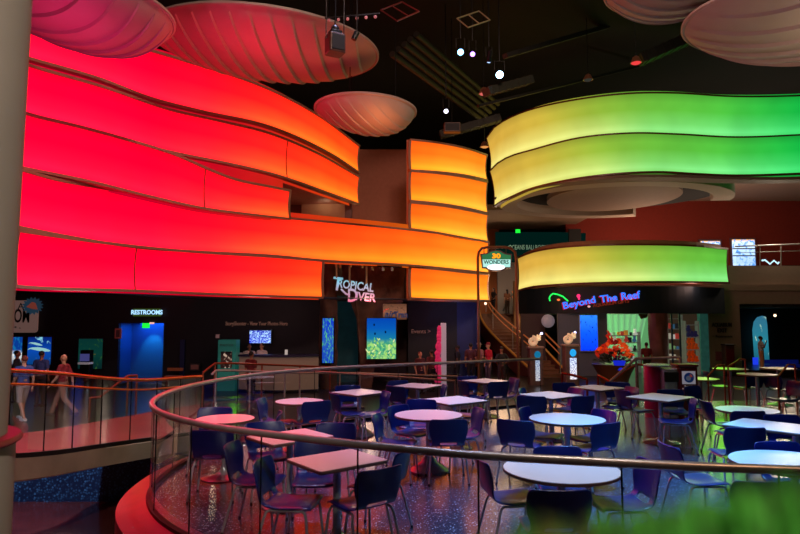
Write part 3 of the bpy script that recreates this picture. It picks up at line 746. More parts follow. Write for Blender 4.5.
chair(563,382.5,-80,'chair on the far side of the square table before the shell pillars')
chair(578,388.5,200,'purple chair facing left at the right of the square table before the shell pillars')
chair(585,396,115,'dark chair back at the near right of the table before the shell pillars')
chair(522,407.5,-30,'light blue chair at the far left of the pale lit round table')
chair(514,420,62,'bright blue chair back at the near left of the pale blue lit round table')
chair(556,446,-88,'blue chair top between the two round tables, just above the rail')
chair(609,423,118,'bright blue chair with back to the camera, near right of the pale lit table')
chair(606,410,205,'blue and purple chair at the far right of the pale lit round table')
chair(617,382,-105,'chair behind the square table in front of the flower bowl')
chair(620,389.5,15,'dark chair facing right toward the table beside the recycling bin')
chair(634,387,190,'dark chair facing left at the table in front of the flower bowl')
chair(672,390,-90,'chair on the far side of the table beside the recycling bin')
chair(696,399,165,'dark chair facing left at the right of the table beside the recycling bin')
chair(710,400.5,-5,'dark chair with crossed chrome legs facing the round table at the right')
chair(750,411,92,'dark blue chair back in front of the round table at the right')
chair(747,427.5,88,'large bright blue chair back at the near side of the long rectangular table')
chair(791,417.5,-90,'blue chair on the far side of the long rectangular table')
chair(786,445,-88,'wide blue chair back just behind the large round table at the right edge')
chair(665,443.5,3,'side-on bright blue chair facing right toward the large edge table')
chair(652,461,184,'side-on chair facing left toward the largest round table, near the rail')
chair(561,490,90,'nearest dark chair back at the bottom, under the largest round table')
chair(405,449,160,'dark chair at the right of the nearest square table with an orange lit opening')
chair(765,481,90,'dark blue chair at the bottom right behind the blurred leaves')
chair(716,371,-10,'dark shadowed chair left of the table under the beige wall sign')
chair(745,372,100,'dark shadowed chair in front of the table under the beige wall sign')
chair(770,374,20,'dark shadowed chair between the far right tables')
chair(797,381,185,'dark shadowed chair at the far right edge with crossed legs')
chair(690,386,-60,'dark shadowed chair right behind the recycling bin')
# pull every chair back until its backrest clears the tabletops
def in_table(x, y):
    for cx,cy,sh,dm,rz,zt in TABLES:
        if sh == 'round':
            if math.hypot(x-cx,y-cy) < dm+.02: return True
        else:
            u = (x-cx)*math.cos(rz)+(y-cy)*math.sin(rz); v = -(x-cx)*math.sin(rz)+(y-cy)*math.cos(rz)
            if abs(u) < dm[0]/2+.02 and abs(v) < dm[1]/2+.02: return True
    return False
def back_pts(r, d, s=0):
    n_ = Vector((-d.y,d.x,0)); L = Vector(r.location)
    return [L - d*(q+s) + n_*w_ for q in (.22,.30) for w_ in (-.23,-.12,0,.12,.23)]
for r,d in CHAIRS:
    s = 0
    while s < .36 and any(in_table(p.x,p.y) for p in back_pts(r,d,s)): s += .02
    if s: print('SHIFT', r.name, r['label'][:30], round(s,2)); r.location = Vector(r.location)-d*s
# ---------------------------------------------------------------- column in the foreground
root = empty('round_column',(-2.695,3.42,.3),0,'thick grey beige column at the left edge, standing on a round base','column')
att(MB().lathe([(.485,1.38),(.50,4),(.505,8),(.52,13.1)],(-2.695,3.42,0),64).build('shaft', M_col, smooth=True), root)
att(MB().lathe([(.55,1.34),(.562,1.35),(.562,1.362),(.55,1.38),(.4,1.385)],(-2.695,3.42,0),64).build('cap_ring', M_curb, smooth=True), root)
att(MB().lathe([(.53,.3),(.53,1.34)],(-2.695,3.42,0),64).build('plinth', M_col, smooth=True), root)
struct(MB().box((0,.2,.2),(9,6.9,.2)).build('floor_deck', M_floor))
# ---------------------------------------------------------------- recycling bin
b = at_Y(670,363,13.0); bx = b.x
root = empty('recycling_bin',(bx,13.0,0),0,'dark red double recycling bin with a round logo plate beside the square table','bin')
M_binred = mat('dark red enamel',(96,12,22),.35,coat=.3)
MB().lathe([(.17,.0),(.17,1.0),(.15,1.04)],(-.36,.05,0),28).build('body', mat('magenta enamel',(150,20,70),.3), root, smooth=True)
MB().rbox((-.08,.0,.5),(.34,.40,1.0),.09).build('body', M_chrome, root)
MB().rbox((-.06,-.19,.84),(.30,.04,.20),.015).build('opening', M_black, root)
MB().rbox((.27,-.05,.52),(.40,.36,1.04),.05).build('body', M_binred, root)
MB().lathe([(.26,1.04),(.27,1.07),(.2,1.09)],(-.26,.05,0),28).build('lid', M_chrome, root, smooth=True)
MB().rbox((.27,-.05,1.07),(.44,.40,.05),.05).build('lid', M_binred, root)
o = panel('logo_plate', mat('white plate',(196,190,206),.5,emit=.25), (.27,-.235,.83),(.27),.26,.008, root)
MB().lathe([(.10,-.004),(.10,.004),(.075,.004),(.075,-.004)],(0,-.012,0),28,Matrix.Rotation(PI/2,3,'X')).build('ring_mark', mat('dark blue print',(22,60,124),.5,emit=.2), o)
MB().lathe([(.035,-.003),(.035,.003)],(.05,-.012,.045),16,Matrix.Rotation(PI/2,3,'X')).build('red_mark', mat('coral print',(190,80,70),.5,emit=.2), o)
MB().lathe([(.05,-.003),(.05,.003)],(-.01,-.010,-.01),16,Matrix.Rotation(PI/2,3,'X')).build('grey_mark', mat('grey print',(140,150,180),.5,emit=.1), o)
M_wtxt = mat('white lettering',(210,190,190),.5,emit=.35)
text('Thanks for',(.27,-.237,.655),.045,M_wtxt,root,ext=.002); text('Recycling Here',(.27,-.237,.605),.045,M_wtxt,root,ext=.002)
# ---------------------------------------------------------------- left ground wall: doors, signs, posters
FY = WY-.06
def X(px,Y): return at_Y(px,318,Y).x
def Z(py,Y,px=400): return at_Y(px,py,Y).z
M_frame = mat('dark picture frame',(40,34,36),.5)
def flatrect(px0,py0,px1,py1,Y): 
    a = at_Y((px0+px1)/2,(py0+py1)/2,Y); return a, abs(px1-px0)*Y/F, abs(py1-py0)*Y/F
# restrooms sign
c,w_,h_ = flatrect(134,309,161,316,FY)
r = empty('restrooms_sign', tuple(c),0,'small lit sign reading RESTROOMS above the blue doorway','sign')
panel('sign_box', mat('sign box',(20,40,26),.5), (0,0,0), w_, h_, .1, r); 
MB().box((0,-.04,h_/2-.01),(w_,.05,.03)).box((0,-.04,-h_/2+.01),(w_,.05,.03)).box((-w_/2+.02,-.04,0),(.04,.05,h_)).box((w_/2-.02,-.04,0),(.04,.05,h_)).build('border', emis('olive border',(70,96,30),.8), r)
text('RESTROOMS',(0,-.07,0),h_*.86,emis('pale blue letters',(170,220,255),1.3),r,ext=.01,sx=.92,off=.006)
c,w_,h_ = flatrect(142.5,323.2,149.5,328,FY)
tag(panel('exit_sign', emis('green exit light',(30,240,60),1.2), c, w_, h_, .06), 'tiny green lit exit sign at the top of the blue doorway','sign')
c,w_,h_ = flatrect(149.8,322.3,154,324,FY)
tag(panel('wall_lamp', emis('warm small lamp',(255,190,170),1), c, w_, h_, .06), 'tiny pinkish lamp beside the green exit sign','lamp')
def framed(px0,py0,px1,py1,Y,name,label,cat,m,fr=M_frame,fw=.05,child='picture'):
    c,w_,h_ = flatrect(px0,py0,px1,py1,Y); r = empty(name, tuple(c),0,label,cat)
    MB().box((0,0,0),(w_,.05,h_)).build('frame', fr, r)
    panel(child, m, (0,-.035,0), w_-fw*2, h_-fw*2, .02, r); return r
framed(115,328.5,121.5,338.5,FY-.05,'wall_plaque','small reddish framed plaque left of the blue doorway','plaque',mat('plaque print',(60,26,30),.6,emit=.15),mat('plaque frame',(150,70,66),.5,emit=.08),.06)
S_shark = screen_mat('blue whale poster',[(0,(8,60,120)),(.5,(10,70,170)),(1,(4,30,110))],(130,200,220),3.2,1.4,1.0,(.6,.66))
r = framed(26.5,335.5,53,366,FY-.05,'lit_poster','lit blue poster of a whale shark behind the standing visitors at the left','poster',S_shark,fw=.07)
# whale shark silhouettes on the poster
for (dx,dz,s,a) in ((.02,.05,1.0,.12),(-.14,.27,.62,.2)):
    pr = [(-.42,0),(-.3,.05),(-.05,.085),(.2,.075),(.40,.03),(.44,0),(.38,-.035),(.1,-.06),(-.2,-.04),(-.36,-.02),(-.47,-.07)]
    M = Matrix.Translation((dx,-.05,dz))@Matrix.Rotation(PI/2,4,'X')@Matrix.Rotation(-a,4,'Z')@Matrix.Scale(s,4)
    MB().prism(pr,0,.005,M).build('fish_shape', emis('pale fish print',(150,205,205),.9), r)
S_post2 = screen_mat('blue reef poster',[(0,(4,20,60)),(.4,(250,255,255)),(.55,(10,60,150)),(1,(6,60,150))],(20,110,170),5,1,.9,(.5,.6))
framed(10,336,23.5,366,FY-.05,'lit_poster','lit blue poster half hidden behind the grey column','poster',S_post2,fw=.05)
S_green = screen_mat('dark green poster',[(0,(10,44,46)),(.5,(14,70,62)),(1,(12,62,58))],(60,110,50),7,1,.6,(.62,.7))
r = framed(78.5,338.5,103,369,FY-.05,'wall_poster','dark green poster panel left of the blue doorway','poster',S_green,fw=.02)
MB().box((-.05,-.06,-.02),(.55,.01,.03)).build('yellow_line', emis('yellow print',(120,110,40),.5), r)
c = at_Y(86.5,366,WY-.7)
r = empty('touch_kiosk',(c.x,c.y,-.7),0,'small kiosk with a violet screen in front of the green poster','kiosk')
MB().rbox((0,0,.75),(.40,.3,1.5),.05).build('stand', M_dark, r); panel('screen', emis('violet screen',(70,70,130),.7),(0,-.17,1.22),.36,.28,.02,r)
MB().rbox((0,-.08,1.0),(.46,.34,.08),.03).build('shelf', mat('white ledge',(180,180,190),.5,emit=.2), r)
# white sign at left with dark letters and a burst badge
c,w_,h_ = flatrect(-14,300.5,38.3,332.5,FY-.08)
r = empty('gallery_sign', tuple(c),0,'cream rounded sign with black letters and a blue spiky burst, behind the column','sign')
o = MB().rbox((0,0,0),(w_,h_,.06),.12).build('plate', mat('cream sign board',(176,150,140),.6,emit=.16), r); o.rotation_euler = (PI/2,0,0)
kx = w_/52.3
M_blk = mat('black lettering',(14,10,12),.6)
text('ROOM',((15.2-12)*kx,-.045,-.0),.76,M_blk,r,ext=.006,sx=.53,off=.012)
text('A',((20.8-12+0)*kx,-.045,.40),.36,M_blk,r,ext=.006)
MB().box(((16.5-12)*kx,-.045,-.42),(.07,.01,.05)).box(((21-12)*kx,-.045,-.46),(.04,.01,.04)).build('small_print', M_blk, r)
st = []; 
for k in range(32):
    a = 2*PI*k/32; q = .40 if k%2 else .30; st.append((q*math.cos(a)*1.1,q*math.sin(a)*.9))
MT = Matrix.Translation(((33-12)*kx,-.06,.42))@Matrix.Rotation(PI/2,4,'X')
MB().prism(st,0,.02,MT).build('burst', mat('teal burst',(50,96,124),.6,emit=.2), r)
MT = Matrix.Translation(((33-12)*kx,-.09,.42))@Matrix.Rotation(PI/2,4,'X')
MB().prism([(-.24,-.04),(-.02,.16),(.12,.12),(.22,-.14),(.0,-.12)],0,.01,MT).build('coral_mark', mat('coral paint',(180,96,80),.6,emit=.2), r)
# photo counter
CY = 23.2
xa, xb = X(240,CY), X(319,CY); zc = Z(354.5,CY)
r = empty('photo_counter',((xa+xb)/2,CY,-.7),0,'long pale curved photo counter with a dark top and three staff behind it','counter')
hh = zc+.7; L_ = xb-xa; pl = [(-L_/2+L_*i/16, -.35*math.sin(PI*i/16)) for i in range(17)]
MB().wallstrip(pl,0,hh-.07,.12).build('front_panel', mat('counter front',(140,128,112),.6,emit=.06), r)
MB().wallstrip([(x*1.02,y-.06) for x,y in pl],hh-.07,hh,.55).build('countertop', mat('dark blue counter top',(30,26,60),.4), r)
MB().wallstrip([(x,y-.03) for x,y in pl],.0,.12,.1).build('kick_strip', M_dark, r)
for px_,lb in ((286,'small lit card standing on the counter'),):
    c = at_Y(px_,352.8,CY-.1); o = MB().rbox((0,0,.09),(.10,.05,.18),.01).build('card_stand', emis('white card',(220,200,190),.6)); o.location = (c.x,CY-.05,zc); tag(o,'small lit card standing on the right half of the photo counter','card')
c,w_,h_ = flatrect(250,330.5,271,343,FY-.1)
S_tv = screen_mat('blue collage screen',[(0,(10,30,200)),(1,(6,20,170))],(190,230,250),9,2.2,1.4,(.5,.58))
r = empty('wall_monitor',tuple(c),0,'bright blue wall monitor showing a photo collage above the staff','monitor')
MB().rbox((0,0,0),(w_+.06,.08,h_+.06),.01).build('casing', M_dark, r); panel('screen', S_tv, (0,-.06,0), w_, h_, .02, r)
t_ = text('StoryShooter - View Your Photos Here', tuple(at_Y(256.5,323.7,FY)), .22, mat('copper wall letters',(150,110,94),.5,emit=.22), ext=.02, sx=.70, name='wall_lettering')
tag(t_,'raised copper letters reading StoryShooter - View Your Photos Here','lettering')
framed(215.5,334,220,338.5,FY,'light_switch','small pale square plate left of the teal booth','plaque',mat('pale plate',(160,120,120),.5,emit=.2),M_frame,.02)
# teal photo booth
BY = 23.6
c = at_Y(227,340,BY); w_ = 18*BY/F
r = empty('photo_booth',(c.x,BY,-.7),0,'teal photo booth with a dark picture window left of the counter','booth')
bh = c.z+.7
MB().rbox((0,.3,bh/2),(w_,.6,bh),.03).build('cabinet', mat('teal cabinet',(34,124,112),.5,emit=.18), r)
panel('picture', screen_mat('group photo',[(0,(40,26,24)),(.5,(60,34,30)),(1,(10,14,16))],(200,170,150),4,1,.8,(.56,.62)), (0,-.02,bh-.74), w_*.62, .62, .03, r)
text('PHOTOS',(0,-.02,bh-.2),.13,mat('dark teal print',(60,60,50),.6,emit=.1),r,ext=.005)
framed(190,363.5,200,370.5,FY-.1,'notice_sign','little dim red notice sign on the dark wall right of the doorway','sign',mat('notice print',(110,60,54),.6,emit=.15),M_frame,.05)
c = at_Y(172,366,24)
r = empty('bench',(c.x,24.2,-.7),0,'low rust coloured bench right of the blue doorway','bench')
MB().rbox((0,0,.48),(.62,.35,.08),.03).build('seat', mat('rust wood',(150,74,40),.5,emit=.08), r); MB().rbox((0,.16,.75),(.62,.05,.12),.02).build('backrest', mat('rust wood'), r)
for s_ in (-1,1): MB().box((.26*s_,0,.22),(.05,.3,.44)).build('leg', M_dark, r)
c,w_,h_ = flatrect(180,340,184.5,385,FY-.02)
struct(MB().box((c.x,FY-.02,c.z),(w_,.08,h_)).build('trim_4', M_blue))
# ---------------------------------------------------------------- tropical gallery entrance
M_rock = mat('cave rock',(78,50,38),.85,var=.45,scale=2.2,bump=.8)
def rock(name, pts, depth, m=M_rock, seed=0, amp=.12):
    """lumpy upright rock mass: pts = [(px, py_top, py_bot)] strip in front view at depth"""
    vs = []; R_ = random.Random(seed); n_ = len(pts); V = 14
    for i,(px,yt,yb) in enumerate(pts):
        for j in range(V+1):
            y = yt+(yb-yt)*j/V; p = at_Y(px,y,depth); e = 1-abs(2*i/(n_-1)-1)**2.5
            q = noise.noise(Vector((p.x*1.6+seed,p.z*1.1,0)))*amp*3
            vs.append((p.x+noise.noise(Vector((p.z*1.4,seed,i*.1)))*amp,p.y-e*.45-q*.6,p.z))
    fs = [(i*(V+1)+j,i*(V+1)+j+1,(i+1)*(V+1)+j+1,(i+1)*(V+1)+j) for i in range(n_-1) for j in range(V)]
    return MB().add(vs,fs).build(name, m, smooth=True)
GY = 24.6
wbox('wall_gallery', 322, 412, 27.4, -.7, 4.8, mat('dark brown gallery wall',(40,20,16),.85,var=.4,scale=1.5))
def strip(a,b,yt,yb,k=8,jag=0,seed=1):
    R_ = random.Random(seed); return [(a+(b-a)*i/k, yt+R_.uniform(-jag,jag), yb) for i in range(k+1)]
tag(rock('cave_rock', strip(319.5,337,262,392,8,2,3), GY, seed=3),'rugged brown rock pillar holding the narrow blue screen at the gallery entrance','rock')
tag(rock('cave_rock', [(341,262,292),(350,262,300),(357,262,320),(362,262,392),(366,263,392),(372,263,392),(378,263,345),(386,264,335),(396,264,312),(404,265,300)], GY+.5, seed=9),'rock mass with a stalactite outline behind the Tropical Diver letters','rock')
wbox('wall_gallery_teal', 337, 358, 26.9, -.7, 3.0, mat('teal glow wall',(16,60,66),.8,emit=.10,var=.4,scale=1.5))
c,w_,h_ = flatrect(322.5,318.5,333.5,362.5,GY-.75)
S_nar = screen_mat('narrow reef screen',[(0,(20,60,180)),(.5,(40,90,190)),(1,(16,50,200))],(90,190,120),5,2.0,1.0,(.52,.62))
r = empty('video_screen',tuple(c),0,'narrow tall blue screen set in the rock pillar','screen')
MB().rbox((0,.05,0),(w_+.08,.1,h_+.08),.02).build('casing', M_dark, r); panel('picture', S_nar,(0,-.02,0),w_,h_,.02,r)
c,w_,h_ = flatrect(367,318.5,395.8,358.5,GY-.6)
S_cor = screen_mat('coral reef screen',[(0,(20,120,110)),(.35,(60,150,110)),(.5,(20,110,150)),(.75,(6,80,165)),(1,(4,62,160))],(150,205,110),9,.9,1.25,(.42,.62),ylimit=.58,kind='noise')
r = empty('video_screen',tuple(c),0,'large bright screen showing yellow green coral under blue water','screen')
MB().rbox((0,.05,0),(w_+.08,.1,h_+.08),.02).build('casing', M_dark, r); panel('picture', S_cor,(0,-.02,0),w_,h_,.02,r)
rr = random.Random(4)
for a,b_ in ((-.25,.34),(-.22,.12),(.14,.16)):
    a *= w_; b_ *= h_; MB().ball((a,-.05,b_),(.035,.004,.05)).build('fish_shape', emis('dark fish print',(8,40,90),.6), r)
for k in range(34):
    a = rr.uniform(-.47,.47)*w_; b_ = rr.uniform(-.47,-.02)*h_; L_ = rr.uniform(.08,.2); an = rr.uniform(.2,2.9)
    MB().tube([Vector((a,-.045,b_)),Vector((a+L_*.5*math.cos(an),-.05,b_+L_*.4)),Vector((a+L_*math.cos(an)*.7,-.045,b_+L_*.9*math.sin(an)))],[.03,.024,.012],5).build('coral_branch', emis('coral print %d'%(k%3),[(170,215,90),(90,190,130),(220,235,160)][k%3],1.0), r)
# hanging letters
def grad_mat(name, z0, z1, c0, c1, s=1.0):
    m = bpy.data.materials.new(name); m.use_nodes = True; nt = m.node_tree; b = nt.nodes['Principled BSDF']; N = nt.nodes.new; L = nt.links.new
    g = N('ShaderNodeNewGeometry'); sx = N('ShaderNodeSeparateXYZ'); L(g.outputs['Position'], sx.inputs[0])
    mr = N('ShaderNodeMapRange'); mr.inputs['From Min'].default_value = z0; mr.inputs['From Max'].default_value = z1; L(sx.outputs['Z'], mr.inputs['Value'])
    mx = N('ShaderNodeMix'); mx.data_type = 'RGBA'; mx.inputs['A'].default_value = lin(c0); mx.inputs['B'].default_value = lin(c1); L(mr.outputs[0], mx.inputs['Factor'])
    L(mx.outputs['Result'], b.inputs['Base Color']); L(mx.outputs['Result'], b.inputs['Emission Color']); b.inputs['Emission Strength'].default_value = s
    b.inputs['Metallic'].default_value = .3; b.inputs['Roughness'].default_value = .35; return m
LY = 23.3
M_td = grad_mat('teal to pink enamel', Z(302,LY), Z(280,LY), (206,110,150), (130,205,225), .65)
r = empty('gallery_sign', tuple(at_Y(352,290,LY)),0,'hanging metal letters reading TROPICAL DIVER, teal above and pink below','sign')
def wtext(s, px, py, hpx, m, root, Y, rot=0, sx=1, name='lettering', shear=0, off=0, ext=.02):
    p = at_Y(px,py,Y)-Vector(root.location); return text(s, tuple(p), hpx*Y/F*1.38, m, root, name, ext, rot, shear, 0, off, sx)
wtext('T',337.5,284.5,13.5,M_td,r,LY,-.12,.85,off=.012)
wtext('ROPICAL',355.5,286,8.4,M_td,r,LY,-.13,.78,off=.010)
wtext('D',352.5,296,13.5,M_td,r,LY,.0,.75,off=.012)
wtext('IVER',365.5,297.3,8.4,M_td,r,LY,-.10,.88,off=.010)
M_tan2 = mat('tan bracket',(150,120,86),.5,emit=.12)
for px_,y0 in ((336.5,278),(349.5,283),(366.5,284)):
    a = at_Y(px_,261,LY)-Vector(r.location); b_ = at_Y(px_,y0,LY)-Vector(r.location); MB().tube([a,b_],.035,6).build('hanger', M_tan2, r)
a = at_Y(341,289,LY)-Vector(r.location); b_ = at_Y(346,294,LY)-Vector(r.location); c = at_Y(350,295,LY)-Vector(r.location)
MB().tube([a,b_,c],.035,6).build('flourish', M_td, r)
# spot track over the entrance
TY = 22.9
a = at_Y(329,264,TY); b_ = at_Y(402,267,TY)
r = empty('track_light',tuple(a),0,'thin black ceiling track with small lit spots over the gallery entrance','track light')
att(MB().tube([a,b_],.03,6).build('track', M_dark), r)
for px_,py_,em in ((336,266,.5),(340,267,.3),(350.5,266,.6),(362,267,.3),(372,269,.4),(382.5,265,1.2),(383,269.5,3),(392,269.5,.7)):
    p = at_Y(px_,py_,TY); h_ = att(MB().lathe([(.05,-.05),(.055,.05),(.03,.09)],p,10).build('spot_head', M_chrome), r)
    l = MB().ball(p+Vector((0,-.04,-.04)),.04,8,6).build('bulb', emis('spot glow %.1f'%em,(200,200,235),em*2)); l.parent = h_; l.matrix_parent_inverse = Matrix.Translation(-a)
# sponsor plate
c,w_,h_ = flatrect(383,304,406.5,319.5,GY-.3)
r = empty('sponsor_sign',tuple(c),0,'warm backlit plate with dark blue airTran lettering above the coral screen','sign')
panel('plate', screen_mat('warm backlit stone',[(0,(96,58,44)),(.5,(150,98,74)),(1,(110,70,50))],(90,60,46),9,.5,.85,(.5,.7)), (0,0,0), w_, h_, .05, r)
text('air',(-.22,-.05,-.10),.36,M_navyT:=mat('navy lettering',(10,44,92),.4,emit=.35),r,ext=.02,shear=.3,off=.01)
text('Tran',(.24,-.05,-.12),.32,M_navyT,r,ext=.02,sx=.9,off=.01)
MB().tube([Vector((-.46,-.05,-.02)),Vector((-.36,-.05,.08)),Vector((-.22,-.05,.12))],[.01,.02,.008],6).build('red_swoosh', mat('red swoosh',(200,50,40),.5,emit=.5), r)
t_ = text('Events \u25b8'.replace('\u25b8','>'), tuple(at_Y(421,331.5,26.5)), .24, mat('copper wall letters'), ext=.02, name='wall_lettering'); tag(t_,'small raised copper word reading Events on the black wall','lettering')
# white standee with pink coral shape
SY = 22.5; c = at_Y(441,347,SY)
r = empty('display_stand',(c.x,SY,-.7),0,'tall white panel with a pink coral cut-out on its left side','stand')
zt_ = Z(323,SY)+.7
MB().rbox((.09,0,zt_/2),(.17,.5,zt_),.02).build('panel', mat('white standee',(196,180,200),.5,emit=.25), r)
rr = random.Random(8); mb = MB()
for k in range(16):
    z = .5+k*(zt_-.6)/16; mb.ball((-.08+rr.uniform(-.05,.03),-.05,z),(rr.uniform(.07,.14),.08,rr.uniform(.08,.16)),8,6)
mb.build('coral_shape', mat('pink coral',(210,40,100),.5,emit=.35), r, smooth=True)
# ---------------------------------------------------------------- staircase
M_step = mat('stair tread',(120,74,50),.5,emit=.0,var=.15); M_gold = mat('amber edge',(206,130,50),.4,.3,emit=.12)
def sp(px,py,Y): return at_Y(px,py,Y)
NS = 18; Lc = []; Rc = []
for i in range(NS+1):
    t = i/NS; Y = 29.0+8.5*t
    zz = -.7+3.0*t
    lx = spline([0,.25,.5,.75,1],[532,512,495,484,480.5],t); rx = spline([0,.25,.5,.75,1],[562,545,531,521,514.5],t)
    Lc.append(Vector((at_Y(lx,340,Y).x,Y,zz))); Rc.append(Vector((at_Y(rx,340,Y).x,Y,zz)))
stairs = empty('staircase',(Lc[0].x,29.0,-.7),0,'curved staircase climbing to the upper floor between orange panels and the shop','staircase')
for i in range(NS):
    a,b,c_,d_ = Lc[i],Rc[i],Rc[i+1],Lc[i+1]; z0 = a.z; z1 = c_.z
    mb = MB(); mb.add([(a.x,a.y,z0),(b.x,b.y,z0),(b.x,b.y,z1),(a.x,a.y,z1),(c_.x,c_.y,z1),(d_.x,d_.y,z1)],[(0,1,2,3),(3,2,4,5)])
    mb.box(((a.x+b.x)/2,(a.y+b.y)/2-.03,z1-.02),((b-a).length,.06,.04),rz=math.atan2((b-a).y,(b-a).x))
    att(mb.build('step', M_step), stairs)
for side,nm in ((Lc,'left'),(Rc,'right')):
    o_ = [Vector((p.x+(-.08 if nm=='left' else .08),p.y,p.z)) for p in side]; vs = []
    for p in o_: vs += [(p.x,p.y,p.z-.45),(p.x,p.y,p.z+.32),(p.x+.08*(-1 if nm=='left' else 1),p.y,p.z+.32),(p.x+.08*(-1 if nm=='left' else 1),p.y,p.z-.45)]
    att(MB().add(vs,[(i*4+k,i*4+(k+1)%4,(i+1)*4+(k+1)%4,(i+1)*4+k) for i in range(NS) for k in range(4)]+[(3,2,1,0),(NS*4,NS*4+1,NS*4+2,NS*4+3)]).build('stringer', mat('dark red stringer',(96,44,44),.5)), stairs)
    att(MB().tube([p+Vector((0,0,.36)) for p in o_],.05,6).build('stringer_edge', M_gold), stairs)
    inn = [p+Vector((.35 if nm=='left' else -.1,0,0)) for p in side]
    att(MB().tube([p+Vector((0,0,1.35)) for p in inn],.035,8).build('handrail', mat('orange lit handrail',(230,130,70),.3,.6,emit=.18)), stairs)
    att(MB().tube([p+Vector((0,0,1.05)) for p in inn],.028,8).build('lower_rail', mat('orange lit handrail')), stairs)
    for k in range(0,NS+1,6): att(MB().tube([inn[k]+Vector((0,0,.1)),inn[k]+Vector((0,0,1.35))],.025,6).build('post', M_steel), stairs)
struct(MB().box((at_Y(500,318,40).x,40.4,2.15),(4.6,5.8,.3)).build('floor_landing', mat('landing floor',(90,66,52),.6)))
# walls around the landing
wbox('wall_landing', 478, 500, 42.8, 2.3, 9, mat('orange lit plaster',(170,96,50),.8), .2)
wbox('wall_landing_grey', 498, 524, 42.4, 2.3, 7, mat('warm grey plaster',(150,134,122),.8,emit=.04), .2)
a = at_Y(499,312,41); 
struct(MB().tube([at_Y(503,311,41.9),at_Y(519,283,41.9)],.06,6).build('trim_5', mat('grey ramp edge',(90,84,80),.6)))
wbox('wall_stair_side', 514, 522, 33, -.7, 4.0, mat('amber wall',(120,84,50),.7), .2)
# hanging portal sign over the stair foot
PY_ = 25.0
r = empty('portal_sign',(at_Y(482,318,PY_).x,PY_,-.7),0,'illuminated crest-shaped sign hung in a thin arched brown frame over the stairs','sign')
o0 = Vector(r.location)
fr = [at_Y(478.5,345,PY_),at_Y(478.3,300,PY_),at_Y(477.8,258,PY_),at_Y(478.8,252,PY_),at_Y(482,248.2,PY_),at_Y(488,247.2,PY_),at_Y(505,247.2,PY_),at_Y(511,248.4,PY_),at_Y(515,252,PY_),at_Y(516.2,258,PY_),at_Y(517,300,PY_),at_Y(518,330,PY_)]
fr[0].z = -.7; fr[-1].z = -.7
att(MB().tube(fr,.055,8).build('arched_frame', mat('brown tube frame',(112,66,44),.4,.3), smooth=True), r)
cc = at_Y(495.3,260.5,PY_); k_ = PY_/F
def P2(pts): return [((x-495.3)*k_, (260.5-y)*k_) for x,y in pts]
out = P2([(480,254),(486,253.4),(490,251),(495.3,250),(501,251),(505,253.6),(511.8,254.4),(511,268.6),(505.5,269),(501,271),(495.3,271.6),(489,270.8),(485.5,268.8),(481.8,268.6)])
MT = Matrix.Translation(cc)@Matrix.Rotation(PI/2,4,'X')
o = att(MB().prism(out,0,.12,MT).build('sign_board', mat('maroon sign rim',(60,20,22),.4,emit=.05)), r)
inn = P2([(481.4,255.2),(487,254.4),(491,252.2),(495.3,251.4),(500,252.2),(504,254.6),(510.4,255.6),(510,259.8),(482,259.8)])
MT2 = Matrix.Translation(cc-Vector((0,.13,0)))@Matrix.Rotation(PI/2,4,'X')
att(MB().prism(inn,0,.02,MT2).build('green_field', emis('green lit field',(52,120,76),.9)), r)
att(MB().prism(P2([(482,259.8),(510,259.8),(509.6,267.4),(482.6,267.4)]),0,.02,MT2).build('pale_field', emis('pale teal lit field',(170,225,215),1.2)), r)
el = [(495.3+8.9*math.cos(2*PI*k/32),267.6+2.9*math.sin(2*PI*k/32)) for k in range(32)]
MT3 = Matrix.Translation(cc-Vector((0,.16,0)))@Matrix.Rotation(PI/2,4,'X')
att(MB().prism(P2(el),0,.02,MT3).build('white_oval', emis('white lit oval',(255,250,255),1.6)), r)
r_ = empty('x'); bpy.data.objects.remove(r_)
p = at_Y(495.6,256.6,PY_)-o0; text('30',tuple(p-Vector((0,.17,0))),.26,emis('orange lit numerals',(255,150,20),1.5),r,ext=.01,sx=1.3,off=.012)
p = at_Y(495.6,262.6,PY_)-o0; text('WONDERS',tuple(p-Vector((0,.17,0))),.22,emis('dark green letters',(60,110,90),.6),r,ext=.01,sx=.92,off=.006)
for px_ in (484,506): att(MB().tube([at_Y(px_,247.5,PY_),at_Y(px_,254,PY_)],.02,6).build('hanger', M_dark), r)
# ---------------------------------------------------------------- shop
SHY = 28.6*1.02
pts_s = [(x,spline([k[0] for k in YHb],[k[1] for k in YHb],x)) for x in range(520,729,8)]
pls = [tuple(at_Y(x,318,Y)[:2]) for x,Y in pts_s]; pls_f = [(x,y+.25) for x,y in pls]
zb_f = Z(313.5,29); zt_f = Z(286,29)
att(MB().wallstrip(pls_f, zb_f, zt_f-.02, .3).build('fascia', mat('dark teal fascia',(10,24,36),.6,var=.1)), RH)
vs = []
for x,y in pls_f: vs += [(x,y+.1,zb_f),(x,44,zb_f)]
struct(MB().add(vs,[(i*2,i*2+1,i*2+3,i*2+2) for i in range(len(pls_f)-1)]).build('ceiling_shop', mat('shop ceiling',(110,120,100),.8)))
